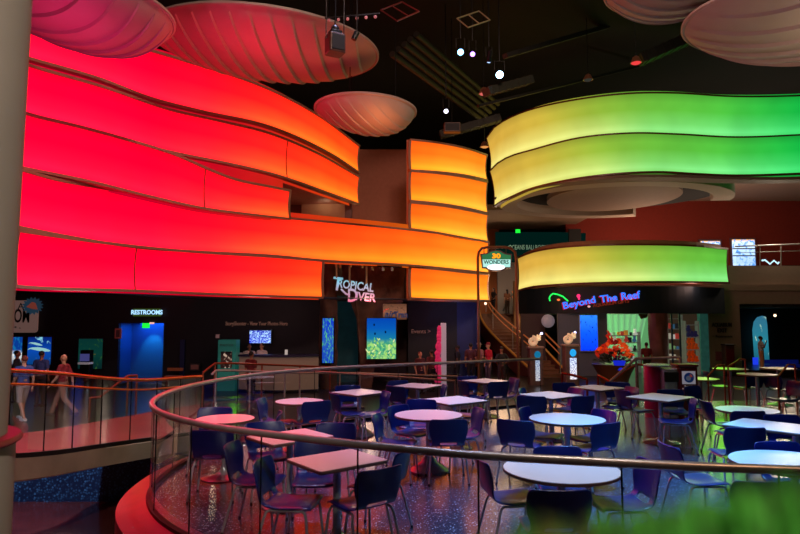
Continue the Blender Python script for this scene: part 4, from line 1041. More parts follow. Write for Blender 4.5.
# neon lettering
NYs = lambda px: spline([k[0] for k in YHb],[k[1] for k in YHb],px)+.0
r = empty('neon_sign',tuple(at_Y(600,300,28.7)),0,'neon sign reading Beyond The Reef with a green fishing pole and pink bobber','sign')
M_nb = emis('blue neon',(40,110,255),1.6); M_nr = emis('red neon edge',(200,30,60),.7)
for s_,px_,py_,hh_,rot_ in (('Beyond',579,302.8,7.6,.20),('The',608.5,298.4,7.8,.13),('Reef',630,295.8,8.2,.10)):
    Yq = NYs(px_)-.10; p = at_Y(px_,py_,Yq)-Vector(r.location)
    text(s_,tuple(p-Vector((0,.04,0))),hh_*Yq/F*1.25,M_nb,r,ext=.01,rot=rot_,off=.008,sx={'Beyond':1.17,'The':1.12,'Reef':1.02}[s_])
    text(s_,tuple(p+Vector((-.03,.02,-.035))),hh_*Yq/F*1.25,M_nr,r,ext=.01,rot=rot_,off=.013,sx={'Beyond':1.17,'The':1.12,'Reef':1.02}[s_],name='letter_glow')
p = at_Y(611,303.5,NYs(611)-.05)-Vector(r.location); text('AQUARIUM GIFTS',tuple(p),.20,emis('rust letters',(150,50,26),.7),r,ext=.01,rot=.13,sx=1.05)
gp = [at_Y(x,y,NYs(x)-.12)-Vector(r.location) for x,y in ((550,301),(549.3,298),(550.5,295.5),(553,293.6),(558,294.5),(563,296.5),(568,301))]
MB().tube(gp,.035,6).build('green_tube', emis('green neon',(40,240,90),1.5), r, smooth=True)
p = at_Y(578.5,296,NYs(578)-.15)-Vector(r.location); MB().ball(p,(.09,.05,.09)).ball(p+Vector((0.02,0,-.12)),(.05,.04,.06)).build('pink_bobber', emis('pink neon',(250,50,110),1.4), r)
p = at_Y(558.5,299.8,NYs(558)-.12)-Vector(r.location); MB().ball(p,(.08,.04,.05)).build('orange_fish', emis('orange neon',(255,120,60),1.2), r)
for q in ((589,306.5),(631,298.5)):
    p = at_Y(q[0],q[1],NYs(q[0])-.1)-Vector(r.location); MB().ball(p,(.07,.03,.05),8,6).build('shell_mark', emis('pale pink neon',(240,180,180),1), r)
# shop front walls: grey wall with blue screen, open shop, teal column, beige wall
wbox('wall_shop_left', 521, 545, 30.6, -.7, zb_f, mat('dim plum wall',(64,44,48),.7), .2)
wbox('wall_shop_grey', 558, 607, 29.8, -.7, zb_f, mat('slate grey wall',(98,100,112),.7,emit=.02), .2)
c,w_,h_ = flatrect(580.5,315.5,597.5,350.5,29.6)
r = empty('video_screen',tuple(c),0,'tall bright blue screen with drifting dark fish beside the flower bowl','screen')
MB().rbox((0,.06,0),(w_+.1,.1,h_+.1),.02).build('casing', M_chrome, r)
panel('picture', screen_mat('blue jelly screen',[(0,(6,50,220)),(.5,(12,80,230)),(1,(40,120,235))],(6,40,150),10,.6,1.5,(.6,.68)), (0,0,0), w_, h_, .02, r)
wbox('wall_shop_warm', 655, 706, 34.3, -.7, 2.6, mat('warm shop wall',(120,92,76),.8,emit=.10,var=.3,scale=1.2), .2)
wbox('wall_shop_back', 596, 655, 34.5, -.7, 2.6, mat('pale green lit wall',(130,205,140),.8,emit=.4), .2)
wbox('wall_shop_side', 700, 708, 31.0, -.7, zb_f, mat('teal patterned wall',(70,140,130),.7,emit=.12,var=.3,scale=3), .3)
wbox('wall_beige', 708, 740, 31.0, -.7, Z(304,31.0), M_beige, .3)
wbox('wall_beige_beam', 724, 905, 31.0, Z(304,31.0), Z(265.5,31.0), M_beige, .3)
wbox('wall_right_dark', 740, 905, 36, -.7, 3.2, mat('dark teal wall',(8,18,22),.8), .2)
struct(MB().box((at_Y(820,318,33).x,33,Z(306,29.6)+.0),(9,6.6,.1)).build('ceiling_bay_right', mat('dark teal wall')))
text_m = mat('dark bronze letters',(50,34,34),.5)
r = empty('wayfinding_sign',tuple(at_Y(722,329,30.9)),0,'dark letters reading AQUARIUM EXIT on the beige wall','lettering')
text('AQUARIUM',(0,0,.20),.27,text_m,r,ext=.02,off=.01,sx=.7); text('EXIT',(0,0,-.08),.27,text_m,r,ext=.02,off=.01,sx=.86); text('< Restrooms',(0,0,-.36),.19,text_m,r,ext=.02,sx=1.0)
c,w_,h_ = flatrect(717,358,721,365,29.4)
tag(panel('notice_plate', mat('small red framed notice',(90,40,36),.6,emit=.05), tuple(at_Y(719.5,356,30.9)), .36,.44,.05),'small dark red framed notice low on the beige wall','sign')
for (px_,py_) in ((711,337),(718.5,345)): 
    pass
# twisted tree-like trunk at the shop entrance
TYk = 28.4; p0 = at_Y(658.5,340,TYk); mb = MB(); V = 18; n_ = 20; vs = []
for i in range(V+1):
    z = -.7+(zb_f+.7)*i/V
    for k in range(n_):
        a = 2*PI*k/n_; rr_ = (.42-.05*math.sin(PI*i/V))*(1+.10*math.sin(4*a+z*2.2)+.05*noise.noise(Vector((math.cos(a)*2,math.sin(a)*2,z))))
        vs.append((p0.x+rr_*math.cos(a),TYk+rr_*math.sin(a),z))
o = MB().add(vs,[(i*n_+k,i*n_+(k+1)%n_,(i+1)*n_+(k+1)%n_,(i+1)*n_+k) for i in range(V) for k in range(n_)]).build('carved_trunk', mat('plum brown bark',(112,70,72),.8,var=.3,scale=2,bump=.5), smooth=True)
tag(o,'thick brown sculpted tree trunk column in the middle of the shop front','column')
# drapes in the shop
for (a0,a1,t0) in ((600,634,0),):
    mb = MB(); vs = []; N_ = 36
    for i in range(N_+1):
        px = 601+46*i/N_
        for j in range(7):
            t = j/6; x = px+(8-(i/N_)*20)*t*.6; y = 314+(34)*t; q = at_Y(x,y,33.6+.12*math.sin(i*1.3)); vs.append(q)
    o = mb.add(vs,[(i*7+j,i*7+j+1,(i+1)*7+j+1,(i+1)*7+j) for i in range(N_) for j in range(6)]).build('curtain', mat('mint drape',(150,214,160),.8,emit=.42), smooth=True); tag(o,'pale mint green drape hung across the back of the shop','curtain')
o = MB().add([at_Y(638,314,32),at_Y(650,314,32),at_Y(646,318,31.6),at_Y(641,319,31.6)],[(0,1,2,3)]).build('valance', mat('brown valance',(110,50,20),.8)); tag(o,'brown scalloped valance left of the trunk column','curtain')
def shelf_unit(px0,px1,Y,levels,label,rootname='shop_shelf',m=None):
    a = at_Y(px0,340,Y).x; b = at_Y(px1,340,Y).x
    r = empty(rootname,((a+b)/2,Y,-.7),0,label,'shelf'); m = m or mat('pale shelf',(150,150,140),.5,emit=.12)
    for z in levels: MB().box((0,.15,z+.7),(b-a,.35,.04)).build('shelf_board', m, r)
    for s_ in (-1,1): MB().box((s_*(b-a)/2,.15,(levels[-1]+.9)/2),(.05,.35,levels[-1]+.9)).build('side_panel', m, r)
    return a,b
rr = random.Random(21); LV = [.35,.85,1.35]
a1,b1 = shelf_unit(604,640,31.4,[-.1,.35,.8,1.15],'low white shop shelving packed with souvenirs behind the flowers')
a2,b2 = shelf_unit(668,683,30.6,[0,.5,1.0,1.5,2.0],'tall glassy shelving right of the trunk column')
a3,b3 = shelf_unit(686,699,30.2,[-.1,.5,1.1,1.7],'tall shelf stacked with orange and dark plush toys beside the teal wall')
cols = [(226,220,200),(40,40,44),(70,120,160),(220,150,60),(200,70,60),(150,200,140),(240,240,235)]
def item(x,Y,z,kind,ci,label,group):
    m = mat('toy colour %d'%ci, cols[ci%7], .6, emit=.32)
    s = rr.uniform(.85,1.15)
    if kind == 0:   # mug
        mb = MB().lathe([(.05*s,0),(.06*s,.02),(.06*s,.15*s),(.05*s,.15*s),(.045*s,.03)],n=12).tube([Vector((.06*s,0,.12*s)),Vector((.1*s,0,.1*s)),Vector((.1*s,0,.05*s)),Vector((.06*s,0,.03*s))],.01,5)
    elif kind == 1: # plush
        mb = MB().ball((0,0,.1*s),(.1*s,.08,.1*s),10,7).ball((0,-.03,.23*s),(.07*s,.07,.07*s),10,7).ball((-.05*s,0,.29*s),.025*s,6,5).ball((.05*s,0,.29*s),.025*s,6,5).ball((-.09*s,-.05,.06),.035*s,6,5).ball((.09*s,-.05,.06),.035*s,6,5)
    else:           # boxed gift with a ribbon band
        mb = MB().rbox((0,0,.12*s),(.17*s,.12,.24*s),.01).rbox((0,0,.12*s),(.05*s,.13,.245*s),.005)
    o = mb.build(['souvenir_mug','plush_toy','gift_box'][kind], m, smooth=kind<2); o.location = (x,Y,z)
    tag(o,label,['mug','toy','box'][kind],group)
for z in (-.08,.37,.82,1.17):
    x = a1+.12
    while x < b1-.1:
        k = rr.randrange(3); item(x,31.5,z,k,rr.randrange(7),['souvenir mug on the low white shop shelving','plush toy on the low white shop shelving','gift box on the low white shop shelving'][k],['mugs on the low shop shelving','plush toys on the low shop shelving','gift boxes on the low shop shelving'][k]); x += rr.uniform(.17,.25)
for z in (.02,.52,1.02,1.52):
    x = a2+.1
    while x < b2-.05: k = rr.choice((0,2)); item(x,30.7,z,k,rr.randrange(7),['souvenir mug on the tall shelving right of the trunk','gift box on the tall shelving right of the trunk'][k//2],['mugs right of the trunk','gift boxes right of the trunk'][k//2]); x += .2
cols2 = [(240,90,20),(240,90,20),(40,50,110),(240,100,30)]
for li,z in enumerate((-.08,.52,1.12)):
    for k in range(5 if li<2 else 4):
        x = a3+.1+.17*(k%3); zz = z+(.27 if k>=3 else 0)
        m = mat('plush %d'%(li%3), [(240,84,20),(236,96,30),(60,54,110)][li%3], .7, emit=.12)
        o = MB().ball((0,0,.11),(.11,.09,.11),10,7).ball((0,-.04,.24),(.075,.07,.07),10,7).ball((-.09,-.05,.07),.04,6,5).ball((.09,-.05,.07),.04,6,5).ball((0,.05,.1),(.03,.1,.03),6,5).build('plush_toy', m, smooth=True); o.location = (x,30.15,zz)
        tag(o,['orange plush toy on the bottom of the stacked plush shelf','orange plush toy on the middle of the stacked plush shelf','dark blue plush toy near the top of the stacked plush shelf'][li],'toy',['bottom plush toys','middle plush toys','top plush toys'][li])
for px_ in (672,680):
    c = at_Y(px_,335,29.9); o = MB().tube([Vector((c.x,29.9,-.7)),Vector((c.x,29.9,zb_f))],.05,8).build('support_pole', mat('indigo pole',(40,44,90),.4)); tag(o,'slim indigo pole in the shop front, %s'%('left of the pair' if px_==672 else 'right of the pair'),'pole')
# flower bowl
FYk = 26.2; c = at_Y(614,372,FYk)
r = empty('flower_arrangement',(c.x,FYk,-.7),0,'huge arrangement of orange and red flowers in a wide bowl with a blue glow','flowers')
zb0 = Z(372,FYk)+.7
MB().lathe([(.35,0),(.75,.04),(.8,zb0*.5),(.95,zb0+.05),(1.15,zb0+.35),(1.2,zb0+.42),(1.1,zb0+.40)],n=36).build('bowl', mat('brown bronze bowl',(110,66,48),.4,.3), r, smooth=True)
MB().lathe([(.20,zb0+.2),(.26,zb0+.4),(.34,zb0+.62)],(0,-.9,0),n=20).build('vase', emis('blue lit vase',(24,40,200),.9), r, smooth=True)
rr = random.Random(3); mb = MB()
def leafm(mb, c, d, L_, w_):
    d = d.normalized(); s = d.cross(Vector((0,0,1))); s = s.normalized() if s.length>.01 else Vector((1,0,0)); u = s.cross(d)
    mb.add([c, c+d*L_*.5+s*w_, c+d*L_+u*-.02, c+d*L_*.5-s*w_, c+d*L_*.5+u*.03],[(0,1,4),(1,2,4),(2,3,4),(3,0,4)])
for k in range(260):
    a = rr.uniform(0,2*PI); q = rr.uniform(.1,.95); leafm(mb, Vector((q*math.cos(a),q*math.sin(a),zb0+.45+rr.uniform(0,.5))), Vector((math.cos(a),math.sin(a),rr.uniform(.0,.9))), rr.uniform(.2,.36), .06)
mb.build('foliage', mat('dark green leaves',(28,60,22),.6,var=.3), r)
def flower(c, s, m):
    mb = MB()
    for ring_,(n_,tilt,l) in enumerate(((7,.35,1.0),(6,.9,.8),(4,1.3,.55))):
        for k in range(n_):
            a = 2*PI*k/n_+ring_*.4; d = Vector((math.cos(a)*math.cos(tilt),math.sin(a)*math.cos(tilt),math.sin(tilt))); leafm(mb, Vector((0,0,0)), d, s*l, s*.34)
    mb.ball((0,0,s*.15),s*.2,6,5); o = mb.build('bloom', m, r); o.location = c; o.rotation_euler = (rr.uniform(-.3,1.1),rr.uniform(-.4,.4),rr.uniform(0,6)); return o
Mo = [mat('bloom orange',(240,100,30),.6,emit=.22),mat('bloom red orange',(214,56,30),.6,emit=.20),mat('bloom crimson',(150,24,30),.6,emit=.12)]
for k in range(74):
    a = rr.uniform(PI,2*PI) if k%3 else rr.uniform(0,PI); q = math.sqrt(rr.uniform(0,1)); h_ = (1-q*q)*.95
    x = q*1.08*math.cos(a)*1.0; flower(Vector((x, q*.8*math.sin(a), zb0+.75+h_*rr.uniform(.55,1.0))), rr.uniform(.15,.22), Mo[0 if x>.25 or rr.random()<.25 else (1 if rr.random()<.7 else 2)])
for k in range(5): flower(Vector((-.3+rr.uniform(-.06,.06),-.1,zb0+1.45+k*.10)), .18, Mo[1])
r.scale = (.74,.74,.9)
# shell pillars
def shell_pillar(px,py_top,Y,label,lit):
    c = at_Y(px,py_top,Y); r = empty('shell_pillar',(c.x,Y,-.7),0,label,'pillar'); h_ = c.z+.7
    M_p = mat('plum stone pillar',(104,72,72),.5,var=.15)
    MB().rbox((0,0,h_/2),(.56,.5,h_),.06).build('post', M_p, r); MB().rbox((0,0,h_-.03),(.66,.6,.08),.06).build('cap', mat('pale pillar cap',(150,120,110),.4), r)
    panel('mosaic_light', screen_mat('mosaic lamp',[(0,(240,230,220)),(1,(200,220,240))],(60,60,150),14,.3,1.4 if lit else 1.0,(.5,.56),kind='noise'), (.04,-.27,h_-.95), .26 if lit else .18, .85, .03, r)
    MB().ball((.04,-.27,h_-.32),(.13,.05,.15),14,10).build('blue_orb', emis('cyan orb' if lit else 'teal orb',(40,170,240) if lit else (20,110,150),1.0), r, smooth=True)
    # coiled nautilus and a small perched figure on top
    pts = []; rs = []
    for k in range(40):
        t = k/39; a = t*2.25*2*PI; R_ = .02+.16*t; pts.append(Vector((-.10+R_*math.cos(a),-.02,h_+.22+R_*math.sin(a)))); rs.append(.015+.06*t)
    MB().tube(pts,rs,10).build('nautilus_shell', mat('cream shell',(226,196,160),.4,emit=.28), r, smooth=True)
    MB().ball((.14,-.02,h_+.30),(.11,.05,.07),10,7).ball((.20,-.02,h_+.42),(.05,.04,.09),8,6).ball((.10,-.02,h_+.40),(.04,.03,.10),8,6).build('fish_ornament', mat('pale gold ornament',(240,214,170),.4,emit=.5), r, smooth=True)
shell_pillar(535,346.5,25.8,'left pillar topped with a coiled cream shell at the foot of the stairs',False)
shell_pillar(570,344.5,25.4,'right pillar topped with a coiled shell, bright mosaic lamp and blue orb',True)
for px_,py_ in ((541.5,333.5),(575,332.5)):
    o = MB().ball(at_Y(px_,py_,28.6),.06,8,6).build('stair_lamp', emis('cool white bulb',(190,190,255),4)); tag(o,'tiny bluish white lamp %s'%('on the right stair handrail' if px_<560 else 'beside the tall blue screen'),'lamp')
for px_,py_ in ((518.5,292),(485.5,303.5),(486.5,291.5)):
    o = MB().ball(at_Y(px_,py_,34),.07,8,6).build('stair_lamp', emis('warm white bulb',(255,210,170),3)); tag(o,'tiny lamp %s'%('at the corner of the yellow band' if px_>500 else ('low beside the landing' if py_>300 else 'higher beside the landing')),'lamp')
c = at_Y(548,318,28.9); o = MB().ball(at_Y(548,321,29.6),(.32,.2,.32),16,12).build('round_lamp', mat('dim globe',(150,140,150),.4,emit=.25), smooth=True); tag(o,'dim round globe light under the dark fascia beside the stairs','lamp')
# ---------------------------------------------------------------- upper floor at the right
UY = 40.5
wbox('wall_upper_red', 568, 905, UY, 3.2, 12.9, M_redwall, .3)
# upper tank wall
tk = []
for px_ in range(496,588,10): tk.append(tuple(at_Y(px_,245,39.0+ (0 if px_<560 else (px_-560)*.02))[:2]))
struct(MB().wallstrip(tk, Z(262,39), Z(232,39), .3).build('wall_upper_green', screen_mat('green tank wall',[(0,(2,30,26)),(.5,(6,52,44)),(1,(4,40,34))],(8,70,62),2,1,.8,(.5,.8))))
wbox('wall_upper_dark', 571, 583, 38.6, Z(252,38.6), Z(229,38.6), M_black, .2)
t_ = text('OCEANS BALLROOM', tuple(at_Y(528,247.5,38.6)), .42, mat('faint pale letters',(130,170,150),.5,emit=.25), ext=.02, sx=.62, name='wall_lettering'); tag(t_,'faint pale lettering on the dark green upper wall','lettering')
c,w_,h_ = flatrect(515.5,229.3,520.2,232.9,37.5); tag(panel('exit_sign', emis('green exit light'), tuple(c), w_, h_, .08),'tiny green exit sign above the dark green upper wall','sign')
S_win = screen_mat('stained bright window',[(0,(200,225,255)),(.12,(170,200,250)),(.5,(190,220,255)),(.9,(210,230,255)),(1,(240,170,80))],(90,150,235),6,1,1.5,(.5,.62))
M_wf = mat('window frame grey',(96,66,72),.6,emit=.03)
def window(px0,py0,px1,py1,nm,bars):
    c,w_,h_ = flatrect(px0,py0,px1,py1,UY-.12); o = MB().box((0,0,0),(w_+.22,.1,h_+.22)).build(nm, M_wf); o.location = c; struct(o)
    p = panel('window_pane', S_win,(0,-.06,0),w_,h_,.03,o)
    for b_ in bars: MB().box((0,-.09,h_*b_),(w_,.04,.07)).build('glazing_bar', M_wf, o)
window(732,239.5,754.5,266,'window_1',(.15,-.12)); window(700.5,241,720,262,'window_2',())
struct(MB().box((at_Y(640,270,36).x+7.5,35.6,3.55),(26,9.6,.3)).build('floor_upper', M_beige))
root = empty('upper_railing',tuple(at_Y(755,265,31)),0,'glass railing with thin steel bars along the upper floor at the right','railing')
tp = [at_Y(x,y,31) for x,y in ((735,246.5),(760,245.5),(800,244),(850,242.5))]
att(MB().tube(tp,.035,8).build('handrail', M_steel), root)
for px_ in (760,781,806,830): att(MB().tube([at_Y(px_,244.8,31),at_Y(px_,266,31)],.03,6).build('post', M_steel), root)
for y_ in (251.5,): att(MB().tube([at_Y(735,y_+1.4,31),at_Y(850,y_-2.5,31)],.015,6).build('cable', M_steel), root)
att(MB().add([at_Y(736,248,31),at_Y(850,244,31),at_Y(850,266,31),at_Y(736,266,31)],[(0,1,2,3)]).build('glass_pane', G_rail), root)
zz = [at_Y(x,y,33) for x,y in ((762,260.5),(765,260),(770,264),(774,260.5),(778,263.8),(779,262))]
o = MB().tube(zz,.045,6).build('light_tube', emis('pale zigzag light',(190,225,240),1.6)); tag(o,'bent zigzag light tube behind the upper railing','light')
# viewing tank and bench at the far right
AY = 35.6; mb = MB(); pts = [(753.5,366),(752.8,330),(754.5,322),(758,317.5),(763,316),(766.5,317),(767.5,325),(768,366)]
poly = [( (x-760)*AY/F*1.0, (340-y)*AY/F) for x,y in pts]; c = at_Y(760,340,AY)
M_tank = bpy.data.materials.new('lit tank water'); 
o = MB().prism(poly,0,.05,Matrix.Rotation(PI/2,4,'X')).build('viewing_tank', screen_mat('tank water',[(0,(20,80,100)),(.5,(40,130,150)),(1,(50,110,140))],(190,230,200),6,.4,.95,(.62,.7))); o.location = c
setuv(o, lambda p: (p.x+.5, (p.z+1.5)/3)); tag(o,'arched glowing teal viewing window into a fish tank at the far right','aquarium window')
c,w_,h_ = flatrect(753,357.5,758,365,33); tag(panel('display_screen', emis('deep blue screen',(30,60,230),1.0), tuple(c), w_, h_, .06),'small deep blue lit screen left of the man at the tank','screen')
c = at_Y(784,366,30.5); r = empty('blue_bench',(c.x,30.5,-.7),0,'low deep blue lit bench at the far right below the dark bay','bench')
MB().rbox((0,0,.42),(1.7,.5,.12),.08).build('seat', mat('deep blue vinyl',(20,40,160),.5,emit=.12), r); MB().rbox((0,.22,.6),(1.7,.1,.2),.05).build('backrest', mat('deep blue vinyl'), r); MB().rbox((0,.05,.18),(1.5,.4,.36),.03).build('plinth', M_dark, r)
c = at_Y(787,314,31); tag(MB().ball(at_Y(775,315.5,32),.07,8,6).build('ceiling_spot', emis('warm white bulb')),'single warm downlight in the dark bay at the far right','lamp')
c = at_Y(728,352,30.4); r = empty('podium',(c.x,30.4,-.7),0,'dark podium cabinet standing against the beige wall','cabinet'); hq = Z(345,30.4)+.7
MB().rbox((0,0,hq/2),(.45,.4,hq),.04).build('body', mat('dark wood'), r); MB().rbox((0,-.02,hq+.02),(.52,.46,.05),.03).build('top', M_dark, r); MB().rbox((0,-.205,hq*.5),(.36,.02,hq*.7),.02).build('door', M_binred, r)
# ---------------------------------------------------------------- people
def cone(mb, a, b, ra, rb, n=12):
    a = Vector(a); b = Vector(b); mb.tube([a,b],[ra,rb],n); mb.ball(a,ra,n,8); mb.ball(b,rb,n,8)
def remesh(mb, name, m, parent, vox, sm=4):
    o = mb.build(name, m)
    r = o.modifiers.new('r','REMESH'); r.mode = 'VOXEL'; r.voxel_size = vox; r.use_smooth_shade = True
    s = o.modifiers.new('s','SMOOTH'); s.iterations = sm; s.factor = .5
    baked(o); o.parent = parent
    return o
def skin_m(k): return mat('skin tone %d'%k, [(206,150,122),(150,98,72),(96,62,48)][k], .5)
def person(px, Y, zf, face, label, shirt, legs, shoes=(40,36,38), hair=(30,22,18), tone=0, height=1.72, stride=0., arms='down', shorts=False, sleeves='short', headwear=None, hairstyle='short', group=None, held=None):
    """face: heading in degrees the person looks (0 right, 90 away from the camera)"""
    c = at_Y(px,318,Y); root = empty('person',(c.x,Y,zf),math.radians(face)-PI/2,label,'person',group); k = height/1.75; K = lambda *v: Vector(v)*k
    sk = skin_m(tone); J = {}
    J['pel'] = K(0,0,.95); J['waist'] = K(0,.0,1.08); J['chest'] = K(0,.01,1.28); J['neck'] = K(0,0,1.47); J['head'] = K(0,.02,1.62)
    st = stride
    leg = []
    for s in (-1,1):
        f = s*st; hip = K(.09*s,0,.92); knee = K(.095*s,.20*f+.03+max(0,-f)*.05,.50); ank = K(.10*s,.40*f-(.10 if f<0 else 0),.085+(.05 if f<-.5 else 0)); leg.append((s,hip,knee,ank))
    arm = []
    for s in (-1,1):
        sh = K(.185*s,0,1.40); f = -s*st
        if arms == 'down': el = K(.225*s,-.03+.10*f,1.12); wr = K(.215*s,.05+.24*f,.88)
        elif arms == 'bent': el = K(.235*s,-.02,1.13); wr = K(.13*s,.24,1.10)
        elif arms == 'raise': el = K(.24*s,.06,1.16) if s>0 else K(-.225,-.03,1.12); wr = K(.10,.22,1.42) if s>0 else K(-.215,.05,.88)
        elif arms == 'hips': el = K(.34*s,-.08,1.16); wr = K(.17*s,.06,1.02)
        arm.append((s,sh,el,wr))
    b = MB()
    # torso, neck, head
    b.ball(J['pel'],(.155*k,.11*k,.12*k)); cone(b,K(0,0,.98),K(0,0,1.12),.125*k,.115*k); b.ball(J['chest'],(.165*k,.11*k,.17*k)); b.ball(K(0,0,1.16),(.135*k,.10*k,.14*k))
    cone(b,K(-.14,0,1.41),K(.14,0,1.41),.062*k,.062*k); cone(b,K(0,-.01,1.42),K(0,.01,1.53),.058*k,.052*k)
    b.ball(K(0,.01,1.64),(.074*k,.092*k,.105*k),16,12); b.ball(K(0,.03,1.585),(.054*k,.065*k,.06*k)); cone(b,K(0,.10,1.635),K(0,.118,1.605),.011*k,.015*k,8)
    for s in (-1,1): b.ball(K(.076*s,0,1.625),(.012*k,.02*k,.03*k),8,6)
    for s,hip,knee,ank in leg:
        cone(b,hip,knee,.085*k,.056*k); cone(b,knee,knee.lerp(ank,.35)+K(0,-.012,0),.054*k,.056*k); cone(b,knee.lerp(ank,.35)+K(0,-.012,0),ank,.055*k,.036*k)
        cone(b,ank+K(0,-.03,-.05),ank+K(0,.14,-.055),.035*k,.03*k)
    for s,sh,el,wr in arm:
        cone(b,sh,el,.05*k,.040*k); cone(b,el,wr,.040*k,.026*k)
        d = (wr-el).normalized(); side = Vector((1,0,0)) if abs(d.x)<.8 else Vector((0,0,1)); side = (side-d*side.dot(d)).normalized(); nr = d.cross(side)
        palm = wr+d*.05*k; cone(b,wr+d*.015*k,palm,.027*k,.030*k,10); cone(b,palm-side*.016*k,palm+side*.016*k+d*.02*k,.022*k,.022*k,10)
        for q,(off,L_) in enumerate(((-.03,.062),(-.01,.075),(.01,.07),(.028,.055))):
            p0 = palm+side*off*k+d*.02*k; p1 = p0+d*L_*.55*k; p2 = p1+(d*.8+nr*.5*(-s))*L_*.5*k; cone(b,p0,p1,.0095*k,.009*k,6); cone(b,p1,p2,.009*k,.008*k,6)
        t0 = wr+d*.03*k; t1 = t0+(d*.6+Vector((-s*.2,.6,0)))*.05*k; cone(b,t0,t1,.012*k,.010*k,6)
    remesh(b,'body',sk,root,.0115,3)
    # face details
    for s in (-1,1): o = MB().ball(K(.028*s,.094,1.645),.009*k,8,6).build('eye', M_blk, root)
    MB().ball(K(0,.095,1.565),(.022*k,.008*k,.006*k),8,6).build('mouth', mat('lip tone',(130,60,56),.5), root)
    e = .014*k
    g = MB(); g.ball(K(0,0,1.02),(.155*k+e,.112*k+e,.14*k)); g.ball(J['chest'],(.168*k+e,.112*k+e,.17*k)); g.ball(K(0,0,1.14),(.14*k+e,.104*k+e,.18*k)); cone(g,K(-.15,0,1.405),K(.15,0,1.405),.062*k+e,.062*k+e)
    for s,sh,el,wr in arm:
        if sleeves == 'short': cone(g,sh,sh.lerp(el,.62),.056*k+e,.05*k+e)
        else: cone(g,sh,el,.054*k+e,.044*k+e); cone(g,el,el.lerp(wr,.92),.043*k+e,.032*k+e)
    remesh(g,'shirt',mat('cloth %d_%d_%d'%shirt,shirt,.8),root,.018,3)
    g = MB(); g.ball(K(0,0,.93),(.158*k+e,.115*k+e,.13*k))
    for s,hip,knee,ank in leg:
        cone(g,hip,knee,.088*k+e,.062*k+e)
        if not shorts: cone(g,knee,ank+K(0,0,.03),.06*k+e,.045*k+e)
    remesh(g,'shorts' if shorts else 'trousers',mat('cloth %d_%d_%d'%legs,legs,.85),root,.018,3)
    for s,hip,knee,ank in leg:
        MB().rbox(ank+K(0,.05,-.045),(.095*k,.27*k,.075*k),.04).build('shoe', mat('shoe %d_%d_%d'%shoes,shoes,.5), root)
    if hairstyle != 'bald' and headwear is None or hairstyle == 'long':
        g = MB(); g.ball(K(0,-.012,1.665),(.082*k,.095*k,.092*k),16,12)
        if hairstyle == 'long': g.ball(K(0,-.05,1.56),(.08*k,.055*k,.12*k)); cone(g,K(0,-.06,1.52),K(0,-.07,1.40),.05*k,.035*k)
        remesh(g,'hair',mat('hair %d_%d_%d'%hair,hair,.7),root,.014,2)
    if headwear:
        mb = MB().lathe([(.088*k,0),(.090*k,.03*k),(.075*k,.075*k),(.03*k,.098*k),(.003,.10*k)],K(0,0,1.675),20)
        mb.rbox(K(0,.11,1.685),(.13*k,.11*k,.012),.05); mb.build('cap', mat('cap %d_%d_%d'%headwear,headwear,.7), root, smooth=True)
    return root
ZL = -.7
person(185*1.0,17.6,ZL,170,'bald man in a dark red shirt and khaki trousers striding left beyond the walkway',(120,24,32),(140,104,84),(70,50,46),tone=0,stride=.9,hairstyle='bald',arms='down') if False else None
person(66,17.6,ZL,178,'bald man in a dark red shirt and khaki trousers striding left beyond the walkway',(130,24,34),(150,108,88),(70,50,46),stride=.9,hairstyle='bald')
person(26.5,17.0,ZL,150,'man with reddish hair in a blue shirt, light shorts and white shoes beside the column',(60,84,150),(180,160,150),(230,224,224),hair=(120,50,36),stride=.5,shorts=True)
person(43.5,19.5,ZL,88,'dark haired person in a blue shirt looking at the lit whale poster',(50,66,124),(30,30,40),hair=(16,14,16),tone=1)
person(19.0,20.5,ZL,20,'dark haired person mostly hidden behind the grey column',(40,50,60),(30,30,34),hair=(20,14,12),tone=1,height=1.68)
person(238.5,24.3,ZL,-90,'leftmost staff member in a white shirt behind the photo counter',(214,196,196),(30,30,40),tone=1,arms='bent',height=1.66)
person(249.8,24.3,ZL,-60,'middle staff member in a white shirt leaning over the photo counter',(220,200,200),(30,30,40),tone=1,arms='bent',height=1.74)
person(262.6,24.2,ZL,-120,'rightmost staff member in a white shirt behind the photo counter, below the monitor',(220,204,206),(30,30,40),tone=0,arms='bent',height=1.78)
person(252,20.4,ZL,60,'customer with black hair and a red top standing before the photo counter',(96,24,24),(30,24,30),hair=(10,8,10),tone=1,height=1.66)
person(457.5,26.1,ZL,160,'small dark figure near the foot of the blue wall',(30,24,34),(20,20,28),tone=2,height=1.6)
person(470.5,25.6,ZL,80,'person in dark clothes at the left of the group before the stairs',(70,24,30),(24,20,28),tone=1,height=1.72)
person(478.5,25.9,ZL,40,'person in a pale top and white cap in the group before the stairs',(150,100,92),(40,30,36),tone=0,headwear=(230,200,190),height=1.72,arms='bent')
person(488,25.3,ZL,200,'person in a bright red shirt in the group before the stairs',(200,24,50),(80,60,80),tone=0,headwear=(150,20,40),height=1.74)
person(501,24.6,ZL,110,'person in a black cap and dark jacket, right end of the stair group',(34,30,36),(40,30,36),tone=1,headwear=(16,14,18),height=1.60,arms='hips')
person(420,22.8,ZL,-60,'pink lit person partly hidden left of the white display stand',(80,26,34),(40,20,28),tone=0,height=1.52,hair=(120,50,40))
person(431.5,23.4,ZL,120,'dim red lit person directly left of the coral cut-out',(90,24,34),(30,20,26),tone=1,height=1.55)
person(493.8,40.0,2.3,200,'dark clothed woman on the upper landing, left of the two',(24,16,18),(20,16,20),tone=1,height=1.68,hairstyle='long',arms='hips')
person(507.5,40.4,2.3,110,'person in a brown top on the upper landing, right of the two',(120,70,44),(60,40,30),tone=0,height=1.6,hairstyle='long')
